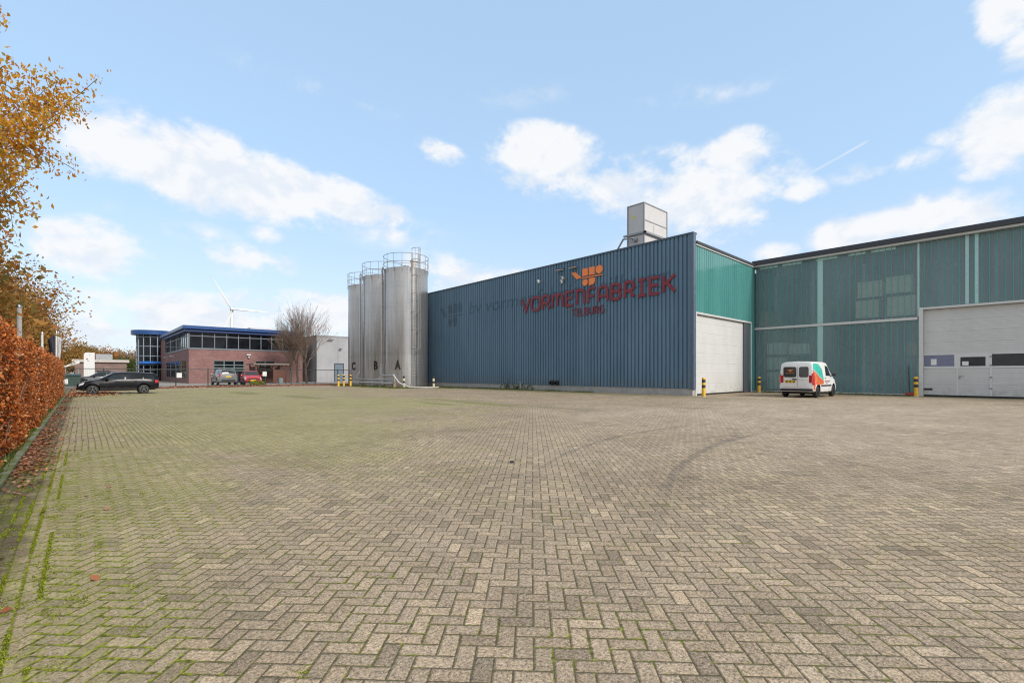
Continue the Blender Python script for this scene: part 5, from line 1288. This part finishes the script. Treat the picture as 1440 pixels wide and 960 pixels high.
# ------------------------------------------------------------------ vegetation
def leaf_object(name, C, N, size, m, parent=None, flat=.0, rng=RNG, var=.42, asp=.55):
    """one small folded leaf per centre; N: preferred normals or None"""
    C = np.asarray(C, float); n = len(C)
    nr = rng.normal(size=(n, 3))
    if N is not None: nr = nr * (1 - flat) + np.asarray(N) * flat * 1.6
    nr /= np.linalg.norm(nr, axis=1, keepdims=True) + 1e-9
    u = np.cross(nr, rng.normal(size=(n, 3))); u /= np.linalg.norm(u, axis=1, keepdims=True) + 1e-9
    v = np.cross(nr, u)
    s = (size * (1 + rng.uniform(-var, var, n)))[:, None]
    fold = nr * s * .14
    V = np.stack([C - u * s * .5, C + v * s * .5 * asp + fold, C + u * s * .5, C - v * s * .5 * asp + fold], 1).reshape(-1, 3)
    me = bpy.data.meshes.new(name); me.vertices.add(4 * n); me.vertices.foreach_set('co', V.ravel())
    me.loops.add(4 * n); me.loops.foreach_set('vertex_index', np.arange(4 * n)); me.polygons.add(n)
    me.polygons.foreach_set('loop_start', np.arange(0, 4 * n, 4)); me.polygons.foreach_set('loop_total', np.full(n, 4))
    me.update(); me.validate(); me.materials.append(m)
    return link(name, me, parent)
def bark(name, c):
    if name in MATS: return MATS[name]
    m, t, p = new_mat(name); P = ocoord(t); n = t.noise(t.vm('MULTIPLY', P, (1, 1, .3)), 9, 6, .65)
    t.put(p.inputs['Base Color'], t.mix(t.ss(n, .35, .65), tuple(q * .6 for q in c), tuple(q * 1.25 for q in c))); p.inputs['Roughness'].default_value = .9; bump(t, p, n, .6, .02); MATS[name] = m; return m
class Tree:
    def __init__(s, seed): s.r = random.Random(seed); s.b = MB(); s.tips = []; s.n = 0
    def branch(s, p, d, L, r, lev, maxlev, kids, spread, up, jit, ratio=.62, minr=.004):
        rr = s.r; n = 5 if lev == 0 else 4; pts = [Vector(p)]; d = Vector(d).normalized()
        for i in range(n):
            d = (d + Vector((rr.gauss(0, jit), rr.gauss(0, jit), rr.gauss(0, jit) + up))).normalized(); pts.append(pts[-1] + d * L / n)
        end = r * (.45 if lev < maxlev else .3)
        s.b.tube(pts, [max(minr, r + (end - r) * i / n) for i in range(n + 1)], 8 if lev == 0 else (5 if lev == 1 else 3), cap=False); s.n += 1
        if lev >= maxlev: s.tips += [(q, d) for q in pts[1:]]; return
        k = kids[min(lev, len(kids) - 1)]
        for c in range(k):
            t = 1.0 if c == 0 else (.30 if lev else .45) + (.68 if lev else .53) * (c + rr.random() * .8) / k
            t = min(t, 1.0); f = t * n; i = min(int(f), n - 1); q = pts[i].lerp(pts[i + 1], f - i)
            ax = (pts[i + 1] - pts[i]).normalized(); ang = R(spread * (.6 + .7 * rr.random())) * (.45 if c == 0 else 1)
            side = ax.orthogonal().normalized(); side.rotate(Matrix.Rotation(rr.random() * 6.283 + c * 2.4, 3, ax))
            nd = ax * math.cos(ang) + side * math.sin(ang)
            s.branch(q, nd, L * ratio * (.8 + .4 * rr.random()), max(minr, (r + (end - r) * t) * .62), lev + 1, maxlev, kids, spread, up * (1.0 if lev else .7), jit, ratio, minr)
def plant_tree(name, label, loc, seed, trunk_l, r, maxlev, kids, spread, up, jit, per_tip, size, lm, bm_, scat=.25, ratio=.62, keep=1.0, group=None, rz=0, asp=.55, minr=.004, cat='tree', low=None, L0=None):
    o = thing(name, label, cat, loc, rz, group); T = Tree(seed)
    T.branch((0, 0, -.1), (0, 0, 1), trunk_l, r, 0, maxlev, kids, spread, up, jit, ratio, minr)
    T.b.build('trunk', bm_, o)
    rg = np.random.default_rng(seed); Cs = []
    clump = {}
    for i, (q, d) in enumerate(T.tips):
        dens = keep
        if low: dens *= min(1, max(low[2], (q.z - low[0]) / (low[1] - low[0])))
        k = rg.poisson(per_tip * dens * rg.uniform(.3, 1.7))
        if k: Cs.append(np.array(q) + rg.normal(size=(k, 3)) * scat)
    if Cs: leaf_object('crown', np.concatenate(Cs), None, size, lm, o, rng=rg, asp=asp)
    return o
L_gold = leaf_mat('golden leaves', [(0, (.50, .19, .02)), (.3, (.66, .29, .025)), (.6, (.72, .38, .04)), (.85, (.58, .36, .05)), (1, (.40, .33, .05))], trans=.55)
L_rust = leaf_mat('rusty leaves', [(0, (.26, .11, .03)), (.35, (.42, .17, .04)), (.65, (.50, .25, .055)), (.85, (.30, .21, .06)), (1, (.17, .16, .05))], trans=.45)
L_olive = leaf_mat('olive brown leaves', [(0, (.15, .14, .04)), (.4, (.26, .18, .05)), (.7, (.40, .21, .055)), (1, (.46, .25, .06))], trans=.45)
L_green = leaf_mat('evergreen leaves', [(0, (.03, .05, .012)), (.5, (.065, .09, .02)), (1, (.13, .14, .03))])
L_dry = leaf_mat('dry twig leaves', [(0, (.22, .14, .09)), (.6, (.30, .19, .11)), (1, (.33, .16, .05))])
B_gr = bark('grey bark', (.085, .075, .06)); B_mo = bark('mossy bark', (.10, .095, .045)); B_tw = bark('pale twig bark', (.18, .125, .09))
# big golden tree at the near left, its trunk behind the hedge beyond the frame
plant_tree('beech_tree', 'tall tree with sparse golden leaves at the left edge, bare along its low branches', (-6.7, 15.0, 0), 21, 4.4, .24, 4, (11, 7, 5, 4), 56, .04, .15, 27, .09, L_gold, B_gr, scat=.13, ratio=.62, low=(3.2, 5.4, .10), minr=.007).scale = (1.06, 1.06, 1.38)
# row of rusty street trees behind the hedge
rowsrc = [plant_tree('street_tree', 'x', (0, 0, 0), 31 + i, 2.9, .2, 3, (9, 8, 6), 52, .07, .12, 26, .145, [L_rust, L_olive][i % 2], B_mo, scat=.40, ratio=.72, low=(1.2, 3.2, .25)) for i in range(2)]
rowlab = ['first rusty brown tree behind the hedge, just past the golden tree', 'second rusty tree of the row behind the hedge, beside the grey post', 'third rusty tree of the row behind the hedge, over the short post', 'fourth rusty tree of the row, behind the white flagpole', 'fifth rusty tree of the row, ending above the pylon sign', 'sixth and farthest rusty tree of the row behind the hedge']
for i, (x, y, s, rz) in enumerate(((-6.3, 22.5, 1.42, .4), (-6.2, 31, 1.38, 2.0), (-5.9, 40, 1.20, 3.3), (-6.6, 50, 1.20, 4.4), (-6.6, 61, 1.28, 5.2), (-6.6, 73, 1.30, 1.0))):
    o = rowsrc[i] if i < 2 else copy_tree(rowsrc[i % 2]); o.location = (x, y, 0); o.scale = (s, s, s); o.rotation_euler = (0, 0, rz); o['label'] = rowlab[i]; o['group'] = 'rusty street trees behind the hedge'
# three bare upright trees before the grey block
for i, (px, D, sc, lab) in enumerate(((407.5, 64.5, .82, 'leftmost bare upright tree, darkest trunk, beside the wooden shelter'), (418.5, 65, .95, 'middle bare upright tree of three before the grey block'), (431.5, 64, 1.04, 'tallest bare upright tree, rightmost before the grey block'))):
    x, y = at(px, D)
    o = plant_tree('bare_tree', lab, (x, y, 0), 51 + i, 3.3, .18, 4, (8, 6, 4, 3), 27, .11, .09, .16, .15, L_dry, B_tw, scat=.1, ratio=.78, minr=.010, group='bare upright trees before the grey block'); o.scale = (sc * .98, sc * .98, sc * 1.02)
# distant trees
dist = [(140, 118, 8.2, L_rust, 'orange brown tree far behind the low brick building', 'far_tree'), (151, 130, 9.5, L_rust, 'rounded orange tree just right of the pylon sign, far off', 'far_tree'), (163, 138, 9.0, L_dry, 'thin brownish tree far behind the roof of the low building', 'far_tree'), (186, 128, 9.2, L_dry, 'pale bare tree beside the round glazed tower', 'far_tree'),
        (144, 112, 4.8, L_green, 'small dark green tree above the low building roof', 'far_tree'), (178, 108, 5.8, L_green, 'rounded green and yellow tree left of the glazed tower', 'far_tree'), (171, 150, 9.5, L_dry, 'wispy brown tree in the gap left of the glazed tower', 'far_tree'), (120, 125, 10.5, L_olive, 'olive brown tree far behind the pylon sign', 'far_tree'), (104, 120, 9, L_olive, 'olive tree beyond the white canopy roof', 'far_tree')]
for i, (px, D, h, lm, lab, nm) in enumerate(dist):
    x, y = at(px, D); g = lm is L_green
    o = plant_tree(nm, lab, (x, y, 0), 71 + i, h * .30, .2, 3, (8, 6, 4), 50 if not g else 46, .06, .10, (20 if not g else 44) if lm is not L_dry else 3, .34, lm, B_tw if lm is L_dry else B_gr, scat=.5, ratio=.72, minr=.02)
    top = max(v.co.z for v in o.children[0].data.vertices); k = h / max(top, .1); o.scale = (k, k, k)

# hedge: clipped beech, copper leaves on a twiggy core
L_hedge = leaf_mat('copper hedge leaves', [(0, (.22, .05, .014)), (.25, (.44, .11, .022)), (.55, (.62, .175, .035)), (.8, (.72, .26, .07)), (.93, (.70, .36, .16)), (1, (.72, .48, .28))], trans=.3, rough=.45)
def twig_core():
    m, t, p = new_mat('twiggy hedge core'); P = pos(t); n = t.noise(t.vm('MULTIPLY', P, (1, 1, .4)), 18, 6, .7)
    t.put(p.inputs['Base Color'], t.mix(t.ss(n, .4, .62), (.035, .018, .010), (.13, .065, .035))); p.inputs['Roughness'].default_value = .95; bump(t, p, n, 1, .05); return m
M_core = twig_core()
def hedge(label, y0, y1, h, x0=-1.75, x1=-.86, dens=1250, thin=None, size=.053):
    o = thing('hedge', label, 'hedge', ((x0 + x1) / 2, y0, 0))
    bmp = lambda a, z: .06 * math.sin(a * 1.7 + z * 2) + .05 * math.sin(a * 4.1 + 1 + z) + .03 * math.sin(a * 9.3 + z * 5)
    b = MB(); ny = int((y1 - y0) / .25) + 1; prof = [(x0 + .1, .05), (x0 + .1, h - .12), (x0 + .2, h - .08), (x1 - .2, h - .08), (x1 - .1, h - .12), (x1 - .1, .05)]; vs = []
    for i in range(ny + 1):
        y = y0 + .08 + (y1 - y0 - .16) * i / ny
        for k, (px, pz) in enumerate(prof): vs.append((px + bmp(y, pz) * .6 * (1 if k > 2 else -1), y, pz + (bmp(y, 3) * .7 if 0 < k < 5 else 0)))
    n = len(prof); b.add(vs, [(i * n + k, (i + 1) * n + k, (i + 1) * n + (k + 1) % n, i * n + (k + 1) % n) for i in range(ny) for k in range(n)] + [tuple(range(n)), tuple(range(ny * n, ny * n + n))[::-1]], 0, True)
    part(b, 'twig_core', M_core, o)
    rg = np.random.default_rng(int(y0 * 10)); C = []; N = []
    L = y1 - y0
    def dn(y): return dens * (1.0 if y < 14 else (.75 if y < 22 else .5)) 
    def put(area, f, nrm):
        k = int(area); 
        for _ in range(k):
            q = f(rg.random(), rg.random())
            if thin is not None and rg.random() < thin(q[1], q[2]): continue
            C.append(q); N.append(nrm)
    segs = int(math.ceil(L / 2))
    for s in range(segs):
        a, c = y0 + L * s / segs, y0 + L * (s + 1) / segs; d = dn((a + c) / 2)
        put((c - a) * h * d, lambda u, v: (x1 + bmp(a + (c - a) * u, v * h) + rg.normal() * .035 - .02, a + (c - a) * u, .05 + v * (h - .05)), (1, 0, .25))
        put((c - a) * (x1 - x0) * d * .8, lambda u, v: (x0 + (x1 - x0) * v, a + (c - a) * u, h + bmp(a + (c - a) * u, 3) * .7 + rg.normal() * .05), (.2, 0, 1))
        put((c - a) * h * d * .3, lambda u, v: (x0 - bmp(a + (c - a) * u, v * h) - rg.normal() * .035, a + (c - a) * u, .05 + v * (h - .05)), (-1, 0, .2))
    for yy, sg in ((y0, -1), (y1, 1)):
        put((x1 - x0) * h * dn(yy) * .9, lambda u, v: (x0 + (x1 - x0) * u, yy + sg * rg.normal() * .05, .05 + v * (h - .05)), (0, sg, .2))
    C = np.array(C) - np.array(o.location); leaf_object('foliage', C, np.array(N), size, L_hedge, o, flat=.45, rng=rg, asp=.62)
    tw = MB()
    for _ in range(int(L * 9)):
        y = y0 + rg.random() * L; z = rg.random() * h * .8
        p0 = Vector((x1 - .1, y, z)); tw.tube([p0, p0 + Vector((.06 + rg.random() * .08, rg.normal() * .1, .12)), p0 + Vector((.10 + rg.random() * .1, rg.normal() * .15, .3 + rg.random() * .25))], [.008, .006, .003], 4)
    for _ in range(int(L * 5)):
        y = y0 + rg.random() * L; p0 = Vector((x0 + rg.random() * (x1 - x0), y, h - .15)); tw.tube([p0, p0 + Vector((rg.normal() * .05, rg.normal() * .06, .25 + rg.random() * .12))], [.006, .002], 4)
    part(tw, 'twigs', B_tw, o)
    return o
hedge('tall near section of copper beech hedge, cut off by the left edge', 2.0, 11.7, 2.04)
def thin(y, z):
    a = math.exp(-((y - 12.7) / .45) ** 2) * (1.0 if z > .9 else .55); return min(.93, a * 1.0)
hedge('long copper beech hedge with a bare twiggy gap at its near end', 11.9, 39.3, 1.95, thin=thin)

# raised moss in the gutter joints
L_moss = leaf_mat('bright moss', [(0, (.07, .085, .01)), (.5, (.19, .23, .015)), (1, (.33, .37, .03))], trans=.1, rough=.9)
def moss():
    rg = np.random.default_rng(77); C = []
    while len(C) < 26000:
        y = 1.6 + 9.5 * rg.random() ** 1.3; k = rg.integers(0, 4); x = (-PW * 4, -PW * 3, -PW * 2, -PW * 5)[k]
        if math.sin(y * 2.3 + k * 1.7) + .6 * math.sin(y * 6.1 + k) < -.15 + .5 * (k == 3): continue
        C.append((x + rg.normal() * .006, y, .002 + abs(rg.normal()) * .004))
    for _ in range(190):
        cx, cy = -.62 + abs(rg.normal()) * .5, 1.8 + 8.5 * rg.random()
        for _ in range(60): C.append((cx + rg.normal() * .022, cy + rg.normal() * .03, .002 + rg.random() * .005))
    C = np.array(C); return tag(leaf_object('moss', C, np.tile((0, 0, 1), (len(C), 1)), .0075, L_moss, flat=.4, asp=.8, rng=rg), kind='stuff')
moss()

# fallen leaves and grass: uncountable
L_fall = leaf_mat('fallen leaves', [(0, (.16, .055, .025)), (.4, (.28, .105, .045)), (.75, (.36, .17, .09)), (1, (.42, .25, .16))], trans=.1, rough=.7)
C = []; rg = RNG
def strip(n, fx, sc=1):
    for _ in range(n): C.append(fx())
for _ in range(2100):                       # drifts along the hedge
    y = rg.choice([8.6, 10.2, 12.5, 15, 19, 24, 30, 36], p=[.05, .22, .16, .14, .14, .12, .1, .07]) + rg.normal() * 1.1; x = -.66 + abs(rg.normal()) * .20
    if y > 7: C.append((x, y, .012 + rg.random() * .03))
for _ in range(40): C.append((-.66 + rg.random() ** 3 * 1.0, 2 + rg.random() * 24, .012))
for _ in range(5): C.append((-.6 + rg.random() * 10, 5 + rg.random() * 40, .012))
for _ in range(9000):                       # bank of leaves before the fence
    x = -.6 + rg.random() * 26; y = 52.6 + rg.normal() * .9 - (1.2 if x < 6 else 0); C.append((x, min(y, 55.4), .02 + rg.random() * .10 * math.exp(-((y - 53) / 1.2) ** 2)))
for _ in range(1500): x, y = rg.normal(.0, .9), 40 + rg.normal() * 2.4; C.append((max(-.62, x), y, .012 + rg.random() * .04))
C = np.array(C); far = C[:, 1] > 34
leaf_object('fallen_leaves', C[~far], np.tile((0, 0, 1), ((~far).sum(), 1)), .06, L_fall, flat=.75, asp=.6)['kind'] = 'stuff'
tag(leaf_object('fallen_leaves', C[far], np.tile((0, 0, 1), (far.sum(), 1)), .115, L_fall, flat=.6, asp=.7), kind='stuff')
L_grass = leaf_mat('grass blades', [(0, (.055, .08, .012)), (.6, (.10, .14, .022)), (1, (.19, .19, .05))], trans=.3)
def grass(name, pts, h):
    n = len(pts); pts = np.array(pts); a = RNG.random(n) * 6.283; w = .012
    hh = h * RNG.uniform(.4, 1.25, n); lean = RNG.normal(size=(n, 2)) * .35
    dx, dy = np.cos(a) * w, np.sin(a) * w
    V = np.zeros((n, 3, 3)); V[:, 0] = pts + np.stack([dx, dy, 0 * dx], 1); V[:, 1] = pts - np.stack([dx, dy, 0 * dx], 1)
    V[:, 2] = pts + np.stack([lean[:, 0] * hh, lean[:, 1] * hh, hh], 1)
    me = bpy.data.meshes.new(name); me.vertices.add(3 * n); me.vertices.foreach_set('co', V.reshape(-1)); me.loops.add(3 * n); me.loops.foreach_set('vertex_index', np.arange(3 * n)); me.polygons.add(n)
    me.polygons.foreach_set('loop_start', np.arange(0, 3 * n, 3)); me.polygons.foreach_set('loop_total', np.full(n, 3)); me.update(); me.materials.append(L_grass)
    return tag(link(name, me), kind='stuff')
G = []
for _ in range(9000):                       # fringe along the blue wall and round the silos
    y = 20 + 29 * rg.random(); wdt = .5 if y < 33 else 1.6
    if y < 28 and rg.random() > .25 + .5 * (math.sin(y * 1.9) > .2): continue
    x = WX - .06 - abs(rg.normal()) * wdt * (1 if y < 33 else 1.0); G.append((x, y, 0))
for _ in range(6000): y = 36 + 14 * rg.random(); G.append((21.0 + rg.normal() * .8 - (50 - y) * .01, y, 0))
for _ in range(2500): G.append((-.84 + rg.random() * .10, 1.5 + 37 * rg.random() ** 1.4, .0))
for _ in range(1500): G.append((GX - .1 - abs(rg.normal()) * .10, 4.4 + 8.4 * rg.random(), 0))
grass('grass', G, .11)
def weed(px, label, h, seed, n):
    y = onX(px, WX); x = WX - .2; o = thing('weed', label, 'weed', (x, y, 0)); rg2 = np.random.default_rng(seed); s = MB(); Cc = []
    for _ in range(n):
        a = rg2.random() * 6.28; e = Vector((math.cos(a) * h * .55, math.sin(a) * h * .8, h * (.5 + .6 * rg2.random()))); s.tube([(0, 0, 0), e * .5 + Vector((0, 0, h * .12)), e], [.008, .006, .003], 4)
        for q in range(5): Cc.append(np.array(e) * (.35 + .16 * q) + rg2.normal(size=3) * h * .10)
    s.build('stem', bark('weed stem', (.16, .15, .07)), o); leaf_object('leaves', np.array(Cc), None, h * .24, L_green if seed % 2 else L_grass, o, rng=rg2)
weed(716, 'tall thin brownish weed at the foot of the blue wall', .75, 3, 7); weed(728, 'leafy green weed left of the grey pipe stub', .42, 4, 16); weed(742, 'spreading weed right of the grey pipe stub', .5, 6, 10); weed(752, 'small weed tuft between the pipe stub and the wall vents', .32, 8, 8)
bshx, bshy = gp(361, 541.2)
o = thing('bush', 'small yellow green bush before the red hatchback', 'bush', (bshx, bshy - .3, 0)); rg2 = np.random.default_rng(5)
a = rg2.normal(size=(900, 3)); a /= np.linalg.norm(a, axis=1, keepdims=True); a *= (rg2.random((900, 1)) ** .4) * np.array([.85, .5, .55]); a[:, 2] = abs(a[:, 2]) * .9 + .05
leaf_object('foliage', a, None, .14, leaf_mat('yellow green leaves', [(0, (.10, .13, .02)), (.6, (.22, .22, .03)), (1, (.35, .28, .04))]), o, rng=rg2)
s = MB()
for k in range(9): s.tube([(0, 0, 0), (.5 * math.cos(k * .7), .3 * math.sin(k * .7), .4)], [.012, .005], 4)
s.build('stem', B_tw, o)
